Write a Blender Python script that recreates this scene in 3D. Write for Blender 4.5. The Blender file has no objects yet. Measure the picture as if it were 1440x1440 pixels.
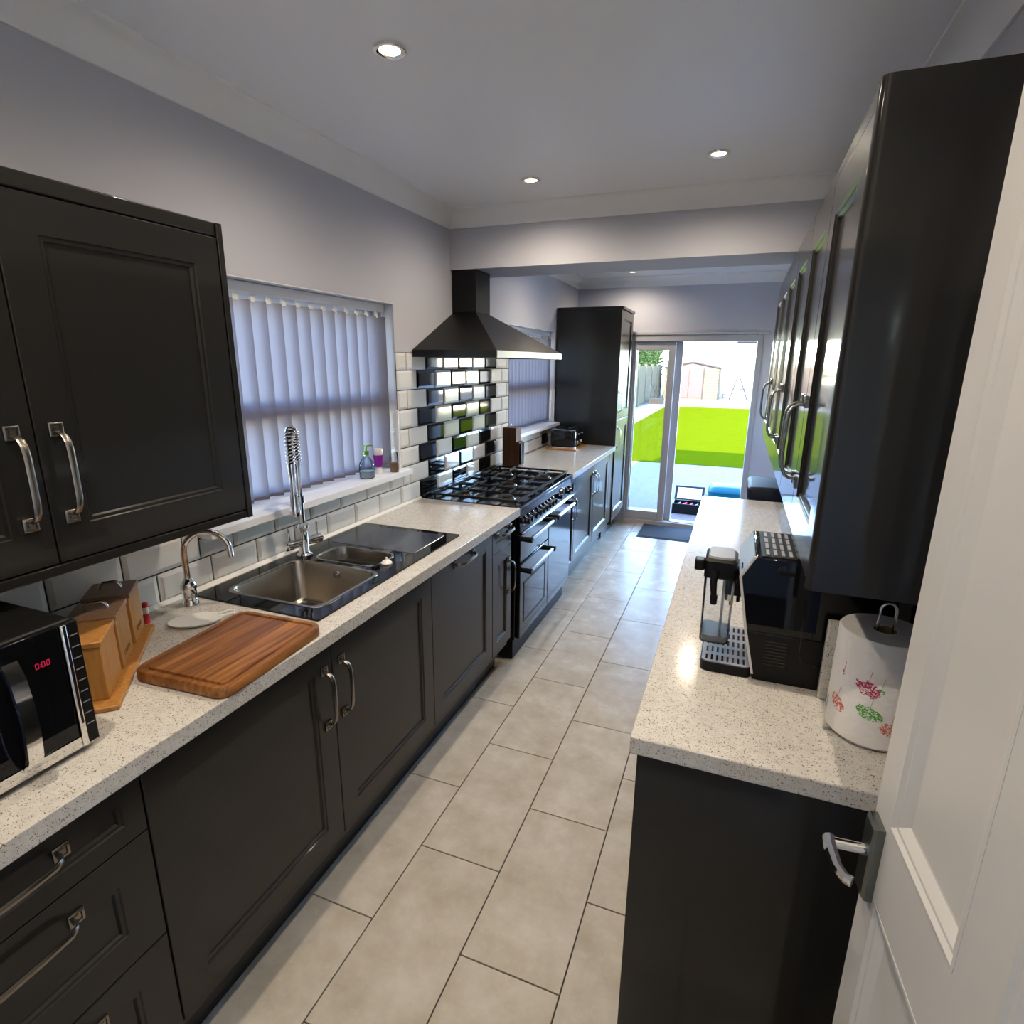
import bpy, bmesh, math, random
from mathutils import Vector, Matrix
from mathutils.geometry import tessellate_polygon
random.seed(7)
SC = bpy.context.scene
COL = SC.collection
R = math.radians

# ------------------------------------------------------------------ camera, sky, sun, exposure
CAM = Vector((1.6235, -0.6885, 1.6538))
yaw, pitch, roll = R(21.1607), R(-14.6768), R(0.5204)
fw = Vector((-math.sin(yaw)*math.cos(pitch), math.cos(yaw)*math.cos(pitch), math.sin(pitch)))
rt = Vector((math.cos(yaw), math.sin(yaw), 0)); up = rt.cross(fw)
r2 = rt*math.cos(roll) + up*math.sin(roll); u2 = up*math.cos(roll) - rt*math.sin(roll)
cd = bpy.data.cameras.new('camera'); cam = bpy.data.objects.new('camera', cd); COL.objects.link(cam)
cd.sensor_width = 36; cd.lens = 802.69/1440*36; cd.clip_start = 0.005; cd.clip_end = 300
cam.matrix_world = Matrix(((r2.x, u2.x, -fw.x, CAM.x), (r2.y, u2.y, -fw.y, CAM.y), (r2.z, u2.z, -fw.z, CAM.z), (0, 0, 0, 1)))
SC.camera = cam

SUN_EL, SUN_AZ = 33.4, 184.0        # sun stands behind the house, shadow falls towards +y
w = bpy.data.worlds.new('sky'); SC.world = w; w.use_nodes = True
nt = w.node_tree; nt.nodes.clear()
o_ = nt.nodes.new('ShaderNodeOutputWorld'); b_ = nt.nodes.new('ShaderNodeBackground'); s_ = nt.nodes.new('ShaderNodeTexSky')
s_.sky_type = 'NISHITA'; s_.sun_disc = False; s_.sun_elevation = R(SUN_EL); s_.sun_rotation = R(SUN_AZ)
s_.air_density = 1.0; s_.dust_density = 0.05; s_.ozone_density = 4.0
nt.links.new(s_.outputs[0], b_.inputs[0]); nt.links.new(b_.outputs[0], o_.inputs[0])
b_.inputs[1].default_value = 2.4
sd = bpy.data.lights.new('sun', 'SUN'); sun = bpy.data.objects.new('sun', sd); COL.objects.link(sun)
sd.energy = 17.0; sd.angle = R(0.53); sd.color = (1.0, 0.93, 0.80)
sun.location = (1, -8, 12)
sun.rotation_euler = Vector((0.07, math.cos(R(SUN_EL)), -math.sin(R(SUN_EL)))).to_track_quat('-Z', 'Y').to_euler()
LAMP_W = 16.0
LAMP_C = (1.0, 0.85, 0.66)
vs = SC.view_settings
vs.view_transform = 'Standard'; vs.look = 'None'; vs.gamma = 1.0; vs.use_curve_mapping = False; vs.exposure = 1.47
SC.cycles.use_denoising = True
SC.cycles.max_bounces = 10; SC.cycles.diffuse_bounces = 5; SC.cycles.glossy_bounces = 5
SC.cycles.transparent_max_bounces = 12; SC.cycles.sample_clamp_indirect = 6.0
SC.cycles.caustics_reflective = False; SC.cycles.caustics_refractive = False

# ------------------------------------------------------------------ materials
MAT = {}
def N(nt, t, **kw):
    n = nt.nodes.new(t)
    for k, v in kw.items(): setattr(n, k, v)
    return n
def mat(name, col=(.5, .5, .5), rough=.5, metal=0., spec=.5, coat=0., coat_r=.05, emit=None, es=0., trans=0., ior=1.45, aniso=0.):
    m = bpy.data.materials.new(name); m.use_nodes = True
    b = m.node_tree.nodes['Principled BSDF']
    b.inputs['Base Color'].default_value = (*col, 1); b.inputs['Roughness'].default_value = rough
    b.inputs['Metallic'].default_value = metal; b.inputs['Specular IOR Level'].default_value = spec
    b.inputs['Coat Weight'].default_value = coat; b.inputs['Coat Roughness'].default_value = coat_r
    b.inputs['Transmission Weight'].default_value = trans; b.inputs['IOR'].default_value = ior
    if emit: b.inputs['Emission Color'].default_value = (*emit, 1); b.inputs['Emission Strength'].default_value = es
    MAT[name] = m
    return m
def nodes(m): return m.node_tree, m.node_tree.nodes['Principled BSDF']
def coords(nt, scale=(1, 1, 1), rot=(0, 0, 0)):
    tc = N(nt, 'ShaderNodeTexCoord'); mp = N(nt, 'ShaderNodeMapping')
    mp.inputs['Scale'].default_value = scale; mp.inputs['Rotation'].default_value = rot
    nt.links.new(tc.outputs['Object'], mp.inputs['Vector']); return mp.outputs[0]
def noise(nt, vec, scale, detail=3, rough=.5):
    n = N(nt, 'ShaderNodeTexNoise'); n.inputs['Scale'].default_value = scale; n.inputs['Detail'].default_value = detail
    n.inputs['Roughness'].default_value = rough; nt.links.new(vec, n.inputs['Vector']); return n.outputs['Fac']
def ramp(nt, fac, stops):
    r = N(nt, 'ShaderNodeValToRGB'); e = r.color_ramp.elements
    while len(e) < len(stops): e.new(.5)
    for i, (p, c) in enumerate(stops): e[i].position = p; e[i].color = (*c, 1)
    nt.links.new(fac, r.inputs[0]); return r.outputs[0]
def mixc(nt, fac, a, b):
    m = N(nt, 'ShaderNodeMix', data_type='RGBA')
    nt.links.new(fac, m.inputs[0])
    for s, v in ((6, a), (7, b)):
        if isinstance(v, tuple): m.inputs[s].default_value = (*v, 1)
        else: nt.links.new(v, m.inputs[s])
    return m.outputs[2]
def bump(nt, b, h, strength=.2, dist=.002):
    n = N(nt, 'ShaderNodeBump'); n.inputs['Strength'].default_value = strength; n.inputs['Distance'].default_value = dist
    nt.links.new(h, n.inputs['Height']); nt.links.new(n.outputs[0], b.inputs['Normal'])

CAB = mat('cabinet_paint', (.0125, .0122, .0118), .40, spec=.2, coat=.48, coat_r=.075)
CABIN = mat('cabinet_carcass', (.012, .012, .012), .45)
WALL = mat('wall_paint', (.53, .535, .59), .85, spec=.25)
CEIL = mat('ceiling_paint', (.85, .86, .89), .38, spec=.3)
COVE = mat('cornice_paint', (.85, .85, .85), .6, spec=.3)
WHITE = mat('white_upvc', (.78, .80, .84), .3)
DOORW = mat('white_gloss_wood', (.59, .585, .575), .32)
BLACK = mat('black_enamel', (.005, .005, .006), .12)
BLACKM = mat('black_matt', (.0045, .0045, .005), .42, spec=.25)
IRON = mat('cast_iron', (.010, .010, .010), .6, spec=.25)
GLASSB = mat('black_glass', (.004, .0045, .006), .03, spec=.4)
DRAIN = mat('drainer_glass', (.035, .042, .065), .16, spec=.6)
STEEL = mat('brushed_steel', (.40, .365, .32), .24, metal=1.)
CHROME = mat('chrome', (.80, .80, .80), .06, metal=1.)
PEWTER = mat('pewter', (.27, .25, .225), .27, metal=1.)
TILEW = mat('white_tile', (.70, .695, .68), .08, spec=.38)
TILEB = mat('black_tile', (.006, .0065, .009), .045, spec=.32)
GROUT = mat('dark_grout', (.035, .033, .032), .8)
RUBBER = mat('black_rubber', (.016, .017, .02), .85)
GREYP = mat('grey_plastic', (.26, .265, .30), .35)
REDP = mat('red_plastic', (.5, .02, .03), .4)
WHITEP = mat('white_plastic', (.75, .74, .72), .35)
PURPLE = mat('purple_glass', (.22, .02, .26), .1)
GREEN = mat('green_plastic', (.10, .22, .03), .4)
AMBER = mat('amber_soap', (.55, .32, .15), .3)
BLUEP = mat('turquoise_plastic', (.0, .055, .085), .5, spec=.2)
SCREEN = mat('display_panel', (.25, .30, .38), .12, emit=(.6, .75, 1.), es=.08)
LED = mat('red_led', (.2, .0, .02), .5, emit=(1., .03, .12), es=.12)
LENS = mat('lamp_lens', (1, .95, .8), .4, emit=(1., .88, .58), es=1.0)
PRINT = mat('brown_print', (.10, .045, .02), .7)
LABELG = mat('button_grey', (.22, .22, .23), .5)
PAPERTUBE = mat('cardboard', (.30, .20, .12), .9)
PINK = mat('flower_crimson', (.50, .03, .12), .8)
LEAFP = mat('flower_green', (.10, .42, .06), .8)
CORAL = mat('flower_coral', (.70, .16, .10), .8)
SHEDP = mat('shed_door', (.050, .022, .017), .7)
SHEDB = mat('shed_board', (.060, .043, .019), .8)
SHEDT = mat('shed_trim', (.014, .009, .006), .8)
RENDERW = mat('pale_render', (.22, .205, .18), .9)
ROOFT = mat('roof_slate', (.16, .15, .15), .8)
FENCE = mat('fence_wood', (.085, .066, .045), .9, spec=.1)
BRICKW = mat('house_render', (.45, .38, .32), .9)
GLINT = mat('chrome_glint', (.62, .61, .60), .3)  # bright reflection of chrome trim put into a pale grey colour
NICKEL = mat('satin_nickel', (.20, .215, .21), .3, metal=1.)
UPVC_SHADE = mat('upvc_backlit', (.42, .42, .44), .35)  # white uPVC darkened: the backlit shade is put into the colour
LIDB = mat('lid_navy', (.008, .009, .017), .6, spec=.2)
BINB = mat('bin_body', (.025, .025, .03), .6)

def thin(name, tint=(1, 1, 1), r=.02, refl=1.0):
    m = bpy.data.materials.new(name); m.use_nodes = True; nt = m.node_tree; nt.nodes.clear()
    o = N(nt, 'ShaderNodeOutputMaterial'); t = N(nt, 'ShaderNodeBsdfTransparent'); g = N(nt, 'ShaderNodeBsdfGlossy')
    f = N(nt, 'ShaderNodeFresnel'); f.inputs[0].default_value = 1.45; mx = N(nt, 'ShaderNodeMixShader')
    t.inputs[0].default_value = (*tint, 1); g.inputs['Roughness'].default_value = r
    nt.links.new(f.outputs[0], mx.inputs[0]); nt.links.new(t.outputs[0], mx.inputs[1]); nt.links.new(g.outputs[0], mx.inputs[2])
    nt.links.new(mx.outputs[0], o.inputs[0]); MAT[name] = m; return m
PANE = thin('window_glass', (.96, .98, .97))
CLEAR = thin('clear_plastic', (.90, .92, .94), .06)

def fabric(name, col, tr):
    m = bpy.data.materials.new(name); m.use_nodes = True; nt = m.node_tree; nt.nodes.clear()
    o = N(nt, 'ShaderNodeOutputMaterial'); d = N(nt, 'ShaderNodeBsdfDiffuse'); t = N(nt, 'ShaderNodeBsdfTranslucent')
    mx = N(nt, 'ShaderNodeMixShader'); mx.inputs[0].default_value = tr
    d.inputs[0].default_value = (*col, 1); t.inputs[0].default_value = (*col, 1)
    nt.links.new(d.outputs[0], mx.inputs[1]); nt.links.new(t.outputs[0], mx.inputs[2]); nt.links.new(mx.outputs[0], o.inputs[0])
    MAT[name] = m; return m
BLIND = fabric('blind_fabric', (.23, .215, .26), .40)

# worktop: pale stone with brown flecks
WT = mat('speckled_worktop', (.7, .68, .62), .13, spec=.5); nt, b = nodes(WT)
v = coords(nt)
v1 = N(nt, 'ShaderNodeTexVoronoi'); v1.inputs['Scale'].default_value = 290; v1.inputs['Randomness'].default_value = 1
wv = N(nt, 'ShaderNodeTexNoise'); wv.inputs['Scale'].default_value = 120; nt.links.new(v, wv.inputs['Vector'])
wm = N(nt, 'ShaderNodeVectorMath', operation='MULTIPLY_ADD'); nt.links.new(wv.outputs['Color'], wm.inputs[0]); wm.inputs[1].default_value = (.012, .012, .012)
nt.links.new(v, wm.inputs[2]); nt.links.new(wm.outputs[0], v1.inputs['Vector'])
gate = noise(nt, v, 165, 2, .5)
sub = N(nt, 'ShaderNodeMath', operation='SUBTRACT'); nt.links.new(gate, sub.inputs[0]); nt.links.new(v1.outputs['Distance'], sub.inputs[1])
fl = ramp(nt, sub.outputs[0], [(.22, (0, 0, 0)), (.31, (1, 1, 1))])
base = ramp(nt, noise(nt, v, 60, 3), [(.35, (.53, .508, .472)), (.65, (.60, .582, .545))])
nt.links.new(mixc(nt, fl, base, (.15, .115, .08)), b.inputs['Base Color'])

# floor tile: mottled greige porcelain
FT = mat('floor_tile', (.5, .46, .4), .22, spec=.06); nt, b = nodes(FT)
tc = N(nt, 'ShaderNodeTexCoord'); oi = N(nt, 'ShaderNodeObjectInfo')
ad = N(nt, 'ShaderNodeVectorMath', operation='ADD'); sc_ = N(nt, 'ShaderNodeVectorMath', operation='SCALE'); sc_.inputs[3].default_value = 9.
cb = N(nt, 'ShaderNodeCombineXYZ'); nt.links.new(oi.outputs['Random'], cb.inputs[0]); nt.links.new(oi.outputs['Random'], cb.inputs[1])
nt.links.new(cb.outputs[0], sc_.inputs[0]); nt.links.new(tc.outputs['Object'], ad.inputs[0]); nt.links.new(sc_.outputs[0], ad.inputs[1])
n1 = noise(nt, ad.outputs[0], 7, 6, .62)
c1 = ramp(nt, n1, [(.30, (.355, .312, .245)), (.52, (.425, .382, .315)), (.72, (.485, .442, .38))])
n2 = noise(nt, ad.outputs[0], 40, 4, .6)
c2 = ramp(nt, n2, [(.55, (0, 0, 0)), (.75, (.35, .35, .35))])
nt.links.new(mixc(nt, c2, c1, (.49, .46, .42)), b.inputs['Base Color'])
rr = N(nt, 'ShaderNodeMapRange'); rr.inputs[3].default_value = .22; rr.inputs[4].default_value = .31; nt.links.new(n1, rr.inputs[0]); nt.links.new(rr.outputs[0], b.inputs['Roughness'])
bump(nt, b, n2, .04, .001)

def wood(name, c0, c1, rough=.4, axis=(1, 12, 12), scale=9, bands=None):
    m = mat(name, c0, rough); nt, b = nodes(m); v = coords(nt, axis)
    n = noise(nt, v, scale, 6, .65); col = ramp(nt, n, [(.32, c0), (.68, c1)])
    if bands:                                   # glued strips of different timber across x
        tc = N(nt, 'ShaderNodeTexCoord'); sp = N(nt, 'ShaderNodeSeparateXYZ'); nt.links.new(tc.outputs['Object'], sp.inputs[0])
        ad = N(nt, 'ShaderNodeMath', operation='ADD'); ad.inputs[1].default_value = .5; nt.links.new(sp.outputs[0], ad.inputs[0])
        r = N(nt, 'ShaderNodeValToRGB'); r.color_ramp.interpolation = 'CONSTANT'; e = r.color_ramp.elements
        while len(e) < len(bands): e.new(.5)
        for i, (p, g) in enumerate(bands): e[i].position = p; e[i].color = (*g, 1)
        nt.links.new(ad.outputs[0], r.inputs[0])
        mm = N(nt, 'ShaderNodeMix', data_type='RGBA', blend_type='MULTIPLY'); mm.inputs[0].default_value = 1
        nt.links.new(col, mm.inputs[6]); nt.links.new(r.outputs[0], mm.inputs[7]); col = mm.outputs[2]
    nt.links.new(col, b.inputs['Base Color']); bump(nt, b, n, .08, .001); return m
BAMBOO = wood('bamboo', (.31, .13, .028), (.45, .22, .058), .35, (6, 6, .6), 14)
BAMBOO_SHADE = wood('shaded_bamboo', (.26, .135, .07), (.36, .20, .11), .35, (6, 6, .6), 14)  # same bamboo, with the shadow on the lids put into the colour
BOARD = wood('acacia_board', (.10, .034, .010), (.34, .15, .045), .36, (16, .8, 8), 5,
             [(0., (.62, .55, .5)), (.415, (.9, .85, .8)), (.475, (.78, .7, .62)), (.535, (1.15, 1.12, .95)), (.585, (1.0, .95, .85))])
WALNUT = wood('knife_block_wood', (.06, .022, .011), (.12, .048, .024), .65, (8, 8, .8), 12)
MATM = mat('doormat_fibre', (.012, .013, .017), .95); nt, b = nodes(MATM); bump(nt, b, noise(nt, coords(nt), 220, 2), .5, .004)
PAPER = mat('kitchen_paper', (.78, .76, .74), .9); nt, b = nodes(PAPER)
vo = N(nt, 'ShaderNodeTexVoronoi', feature='DISTANCE_TO_EDGE'); vo.inputs['Scale'].default_value = 45; nt.links.new(coords(nt), vo.inputs['Vector']); bump(nt, b, vo.outputs[0], .35, .004)
LAWN = mat('lawn_grass', (.12, .28, .02), 1.0, spec=0.); nt, b = nodes(LAWN)
v = coords(nt); nA = noise(nt, v, 2.2, 5, .7); nB = noise(nt, v, 45, 3, .7)
nt.links.new(mixc(nt, nB, ramp(nt, nA, [(.3, (.048, .060, .001)), (.7, (.062, .070, .0015))]), (.032, .046, .001)), b.inputs['Base Color']); bump(nt, b, nB, .6, .03)
PATIO = mat('patio_stone', (.42, .41, .40), .9, spec=.1); nt, b = nodes(PATIO)
nt.links.new(ramp(nt, noise(nt, coords(nt), 14, 6, .7), [(.3, (.108, .090, .086)), (.7, (.155, .130, .124))]), b.inputs['Base Color'])
GRAVEL = mat('pale_gravel', (.4, .34, .27), .95); nt, b = nodes(GRAVEL)
nt.links.new(ramp(nt, noise(nt, coords(nt), 30, 5, .7), [(.3, (.11, .09, .07)), (.7, (.15, .128, .105))]), b.inputs['Base Color'])
LEAF = mat('hedge_leaf', (.04, .055, .002), .6, spec=.3)

# ------------------------------------------------------------------ mesh helpers
ORG = {}
def tag(o, label=None, cat=None, group=None, kind=None):
    if label: o['label'] = label
    if cat: o['category'] = cat
    if group: o['group'] = group
    if kind: o['kind'] = kind
    return o
def thing(name, loc, label=None, cat=None, group=None, kind=None):
    o = bpy.data.objects.new(name, None); COL.objects.link(o); o.location = loc; o.empty_display_size = .05
    ORG[o.name] = Vector(loc); return tag(o, label, cat, group, kind)
def link(name, me, parent=None, loc=None, rot=None):
    o = bpy.data.objects.new(name, me); COL.objects.link(o)
    off = Vector((0, 0, 0))
    if parent is not None: o.parent = parent; off = ORG[parent.name]
    if loc is not None: o.location = Vector(loc) - off; ORG[o.name] = Vector(loc)
    else: ORG[o.name] = off
    if rot: o.rotation_euler = rot
    return o
class MB:
    def __init__(s): s.v = []; s.f = []; s.mi = []; s.cur = 0
    def add(s, vs, fs):
        n = len(s.v); s.v += [tuple(p) for p in vs]; s.f += [tuple(i+n for i in f) for f in fs]; s.mi += [s.cur]*len(fs); return s
    def box(s, x0, x1, y0, y1, z0, z1):
        return s.add([(x0, y0, z0), (x1, y0, z0), (x1, y1, z0), (x0, y1, z0), (x0, y0, z1), (x1, y0, z1), (x1, y1, z1), (x0, y1, z1)],
                     [(0, 3, 2, 1), (4, 5, 6, 7), (0, 1, 5, 4), (1, 2, 6, 5), (2, 3, 7, 6), (3, 0, 4, 7)])
    def obox(s, c, a, b, h, la, lb, z0):        # oriented box: centre c, unit axes a,b, half lengths la,lb, height h from z0
        c = Vector(c); a = Vector(a); b = Vector(b); P = []
        for z in (z0, z0+h):
            for i, j in ((-1, -1), (1, -1), (1, 1), (-1, 1)):
                q = c + a*la*i + b*lb*j; P.append((q.x, q.y, z))
        return s.add(P, [(0, 3, 2, 1), (4, 5, 6, 7), (0, 1, 5, 4), (1, 2, 6, 5), (2, 3, 7, 6), (3, 0, 4, 7)])
    def loft(s, loops, c0=True, c1=True):
        n = len(loops[0]); base = len(s.v); P = [p for l in loops for p in l]; F = []
        for k in range(len(loops)-1):
            for i in range(n):
                j = (i+1) % n; F.append((k*n+i, k*n+j, (k+1)*n+j, (k+1)*n+i))
        if c0: F.append(tuple(range(n-1, -1, -1)))
        if c1: F.append(tuple((len(loops)-1)*n+i for i in range(n)))
        return s.add(P, F)
    def prism(s, poly, ax, a0, a1):
        def m(p, a): return (a, p[0], p[1]) if ax == 0 else ((p[0], a, p[1]) if ax == 1 else (p[0], p[1], a))
        return s.loft([[m(p, a0) for p in poly], [m(p, a1) for p in poly]])
    def tube(s, pts, r, n=10, closed=False, caps=True, ry=None):
        pts = [Vector(p) for p in pts]; L = []; m = len(pts); prev = None
        for i, p in enumerate(pts):
            t = (pts[(i+1) % m]-pts[i-1]) if (closed or 0 < i < m-1) else (pts[1]-pts[0] if i == 0 else pts[-1]-pts[-2])
            t.normalize()
            if prev is None:
                a = Vector((0, 0, 1)) if abs(t.z) < .9 else Vector((1, 0, 0)); u = t.cross(a).normalized()
            else: u = (prev - t*prev.dot(t)).normalized()
            prev = u; v_ = t.cross(u); rr = r[i] if isinstance(r, (list, tuple)) else r; r_y = rr if ry is None else ry
            L.append([tuple(p + u*math.cos(q)*rr + v_*math.sin(q)*r_y) for q in (2*math.pi*k/n for k in range(n))])
        if closed: L.append(L[0]); return s.loft(L, False, False)
        return s.loft(L, caps, caps)
    def cyl(s, p0, p1, r0, r1=None, n=20): return s.tube([p0, p1], [r0, r0 if r1 is None else r1], n)
    def lathe(s, c, prof, n=28, c0=True, c1=True):
        return s.loft([[(c[0]+r*math.cos(2*math.pi*k/n), c[1]+r*math.sin(2*math.pi*k/n), z) for k in range(n)] for r, z in prof], c0, c1)
    def mesh(s, name, mats, smooth=None):
        me = bpy.data.meshes.new(name); me.from_pydata(s.v, [], s.f)
        for m in (mats if isinstance(mats, (list, tuple)) else [mats]): me.materials.append(m)
        me.polygons.foreach_set('material_index', s.mi)
        bm = bmesh.new(); bm.from_mesh(me); bmesh.ops.recalc_face_normals(bm, faces=bm.faces); bm.to_mesh(me); bm.free()
        if smooth:
            me.polygons.foreach_set('use_smooth', [True]*len(me.polygons)); me.set_sharp_from_angle(angle=R(smooth))
        return me
    def build(s, name, mats, parent=None, smooth=None, bevel=0, seg=2):
        if parent is not None:
            off = ORG[parent.name]; s.v = [(x-off.x, y-off.y, z-off.z) for x, y, z in s.v]
        me = s.mesh(name, mats, smooth); o = link(name, me, parent)
        if bevel:
            md = o.modifiers.new('bevel', 'BEVEL'); md.width = bevel; md.segments = seg; md.limit_method = 'ANGLE'; md.angle_limit = R(40); md.harden_normals = False
            if not smooth:
                me.polygons.foreach_set('use_smooth', [True]*len(me.polygons)); me.set_sharp_from_angle(angle=R(30))
        return o
def single(name, mb, mats, loc, label=None, cat=None, group=None, kind=None, smooth=None, bevel=0):
    loc = Vector(loc); mb.v = [(x-loc.x, y-loc.y, z-loc.z) for x, y, z in mb.v]
    o = mb.build(name, mats, None, smooth, bevel); o.location = loc; ORG[o.name] = loc
    return tag(o, label, cat, group, kind)
def rrect(cx, cy, hx, hy, r, n=6):
    P = []
    for sx, sy, a0 in ((1, 1, 0), (-1, 1, 90), (-1, -1, 180), (1, -1, 270)):
        for k in range(n+1):
            a = R(a0 + 90*k/n); P.append((cx+sx*(hx-r)+r*math.cos(a), cy+sy*(hy-r)+r*math.sin(a)))
    return P
def at(poly, z): return [(x, y, z) for x, y in poly]
def arc(c, r, a0, a1, n): return [(c[0]+r*math.cos(R(a0+(a1-a0)*k/n)), c[1]+r*math.sin(R(a0+(a1-a0)*k/n))) for k in range(n+1)]
def struct(name, mb, m, **kw):
    o = mb.build(name, m, None, **kw); o['kind'] = 'structure'; return o

# ------------------------------------------------------------------ room shell
H = 2.47; XR = 2.10; YB = 5.33; YF = -0.72
W1 = (.66, 1.86, 1.105, 1.93); W2 = (3.42, 4.57, 1.105, 1.93); W_FILL = (-2.15, -.98, .60, 2.10)
def wall_with_holes(x0, x1, y0, y1, z0, z1, holes):
    mb = MB(); y = y0
    for (a, b_, c, d) in holes:
        mb.box(x0, x1, y, a, z0, z1); mb.box(x0, x1, a, b_, z0, c); mb.box(x0, x1, a, b_, d, z1); y = b_
    mb.box(x0, x1, y, y1, z0, z1); return mb
floor = struct('floor', MB().box(-.28, XR+.28, -2.4, YB+.27, -.2, -.008), GROUT)
wall_left = struct('wall_left', wall_with_holes(-.28, 0, -2.4, YB+.27, -.008, H, [W_FILL, W1, W2]), WALL)
wall_right = struct('wall_right', MB().box(XR, XR+.28, -2.4, YB+.27, -.008, H), WALL)
mb = MB(); mb.box(0, .57, YB, YB+.27, -.008, H); mb.box(1.79, XR, YB, YB+.27, -.008, H); mb.box(.57, 1.79, YB, YB+.27, 1.93, H)
wall_back = struct('wall_back', mb, WALL)
mb = MB(); mb.box(0, 1.17, YF-.1, YF, -.008, H); mb.box(2.0, XR, YF-.1, YF, -.008, H); mb.box(1.17, 2.0, YF-.1, YF, 2.02, H)
wall_front = struct('wall_front', mb, WALL)
struct('wall_hall', MB().box(0, XR, -2.4, -2.3, -.008, H), WALL)
struct('ceiling', MB().box(-.28, XR+.28, -2.4, YB+.27, H, H+.28), CEIL)
struct('trim_1', MB().box(0, XR, 2.48, 2.84, 2.167, H), WALL)           # downstand beam of the old rear wall
# upper storey of the house over the front part: shades patio and first strip of lawn
struct('wall_upper', MB().box(-.28, 7.5, -6, 2.84, H+.28, 5.62), BRICKW)
struct('wall_neighbour', MB().box(2.38+.001, 7.5, -6, 5.6, -.2, H+.28), BRICKW)
# cornice
cove = [(0, 2.381), (.008, 2.381), (.010, 2.392)] + [(.072-.060*math.cos(R(a)), 2.392+.066*math.sin(R(a))) for a in (12, 26, 40, 54, 68, 82)] + [(.074, 2.459), (.085, 2.461), (.085, H), (0, H)]
def cornice(n, axis, a0, a1, flip, off):
    poly = [((off - p[0]) if flip else (off + p[0]), p[1]) for p in cove]
    struct('trim_%d' % n, MB().prism(poly, axis, a0, a1), COVE, smooth=40)
cornice(2, 1, YF, 2.48, False, 0); cornice(3, 1, YF, 2.48, True, XR); cornice(4, 0, 0, XR, True, 2.48)
cornice(5, 0, 0, XR, False, YF)
cornice(6, 1, 2.84, YB, False, 0); cornice(7, 1, 2.84, YB, True, XR); cornice(8, 0, 0, XR, True, YB); cornice(9, 0, 0, XR, False, 2.84)
struct('baseboard_back', MB().box(1.80, XR, YB-.016, YB, 0, .12), WHITE, bevel=.003)
struct('baseboard_right', MB().box(XR-.016, XR, 2.76, YB-.017, 0, .12), WHITE, bevel=.003)

# floor tiles, 600 x 300, half bond
TL, TW, G = .602, .299, .004
def slab(w, l, t, ch):
    p = lambda i, z: [(-w/2+i, -l/2+i, z), (w/2-i, -l/2+i, z), (w/2-i, l/2-i, z), (-w/2+i, l/2-i, z)]
    return MB().loft([p(0, -t), p(0, -ch), p(ch, 0)], False, True)
fcache = {}
for c in range(-3, 6):
    x0 = .737 + c*TW; x1 = x0 + TW; x0 = max(x0, .0); x1 = min(x1, XR)
    if x1-x0 < .02: continue
    yo = (.446 if c % 2 else .743)
    k = math.floor((YF-yo)/TL)
    while yo + k*TL < YB:
        y0 = max(yo+k*TL, YF); y1 = min(yo+(k+1)*TL, YB); k += 1
        if y1-y0 < .02: continue
        key = (round(x1-x0-G, 3), round(y1-y0-G, 3))
        if key not in fcache: fcache[key] = slab(key[0], key[1], .008, .0012).mesh('tile', FT)
        link('tile', fcache[key], floor, ((x0+x1)/2, (y0+y1)/2, 0))

# metro tiles on the left wall: 200 x 100 bevelled, half bond, black and white over the cooker
mcache = {}
def metro(y0, y1, z0, z1, m, face='x', at_=0.0):
    wy, wz = y1-y0-.0055, z1-z0-.0055
    if wy < .012 or wz < .012: return
    key = (round(wy, 3), round(wz, 3), m.name)
    if key not in mcache:
        b_ = min(.013, wy*.3, wz*.3)
        p = lambda i, x: [(x, -wy/2+i, -wz/2+i), (x, wy/2-i, -wz/2+i), (x, wy/2-i, wz/2-i), (x, -wy/2+i, wz/2-i)]
        mcache[key] = MB().loft([p(0, .0005), p(0, .004), p(b_, .009)], False, True).mesh('tile', m)
    if face == 'x': link('tile', mcache[key], wall_left, (0, (y0+y1)/2, (z0+z1)/2))
    else: link('tile', mcache[key], wall_left, ((y0+y1)/2, at_, (z0+z1)/2), (0, 0, R(-90)))   # on the jamb, facing -y
def row(k, ya, yb, zt=None):
    z0 = .91 + .1*k; z1 = z0+.1 if zt is None else zt
    j0 = .058 if k % 2 == 0 else .158
    n = math.floor((ya-j0)/.2)
    while j0 + n*.2 < yb - 1e-6:
        a, b_ = j0+n*.2, j0+(n+1)*.2
        idx = round((a-(2.058 if k % 2 == 0 else 2.158))/.2)
        metro(max(a, ya), min(b_, yb), z0, z1, TILEB if idx in (0, 2, 4) else TILEW); n += 1
row(0, YF, 4.578); row(1, YF, .62); row(1, .62, 1.89, 1.078); row(1, 1.89, 3.40); row(1, 3.40, 4.578, 1.078)
row(2, YF, .62); row(2, 1.86, 3.40)
for k in range(3, 8): row(k, 1.86, 3.40, 1.70 if k == 7 else None)
for z in (1.11, 1.21, 1.31):
    metro(-.092, -.002, z, z+.1, TILEW, 'y', 1.86); metro(-.092, -.002, z, z+.1, TILEW, 'y', 4.57)
# grout bed behind the tiles
mb = MB(); mb.box(0, .0012, YF, 4.578, .91, 1.08); mb.box(0, .0012, YF, .62, 1.08, 1.21); mb.box(0, .0012, 1.86, 3.42, 1.08, 1.70)
mb.build('grout_bed', GROUT, wall_left)
for ye in (1.86, 4.57):
    MB().box(-.004, .008, ye-.006, ye+.002, 1.107, 1.412).build('tile_trim', WHITEP, wall_left)

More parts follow.
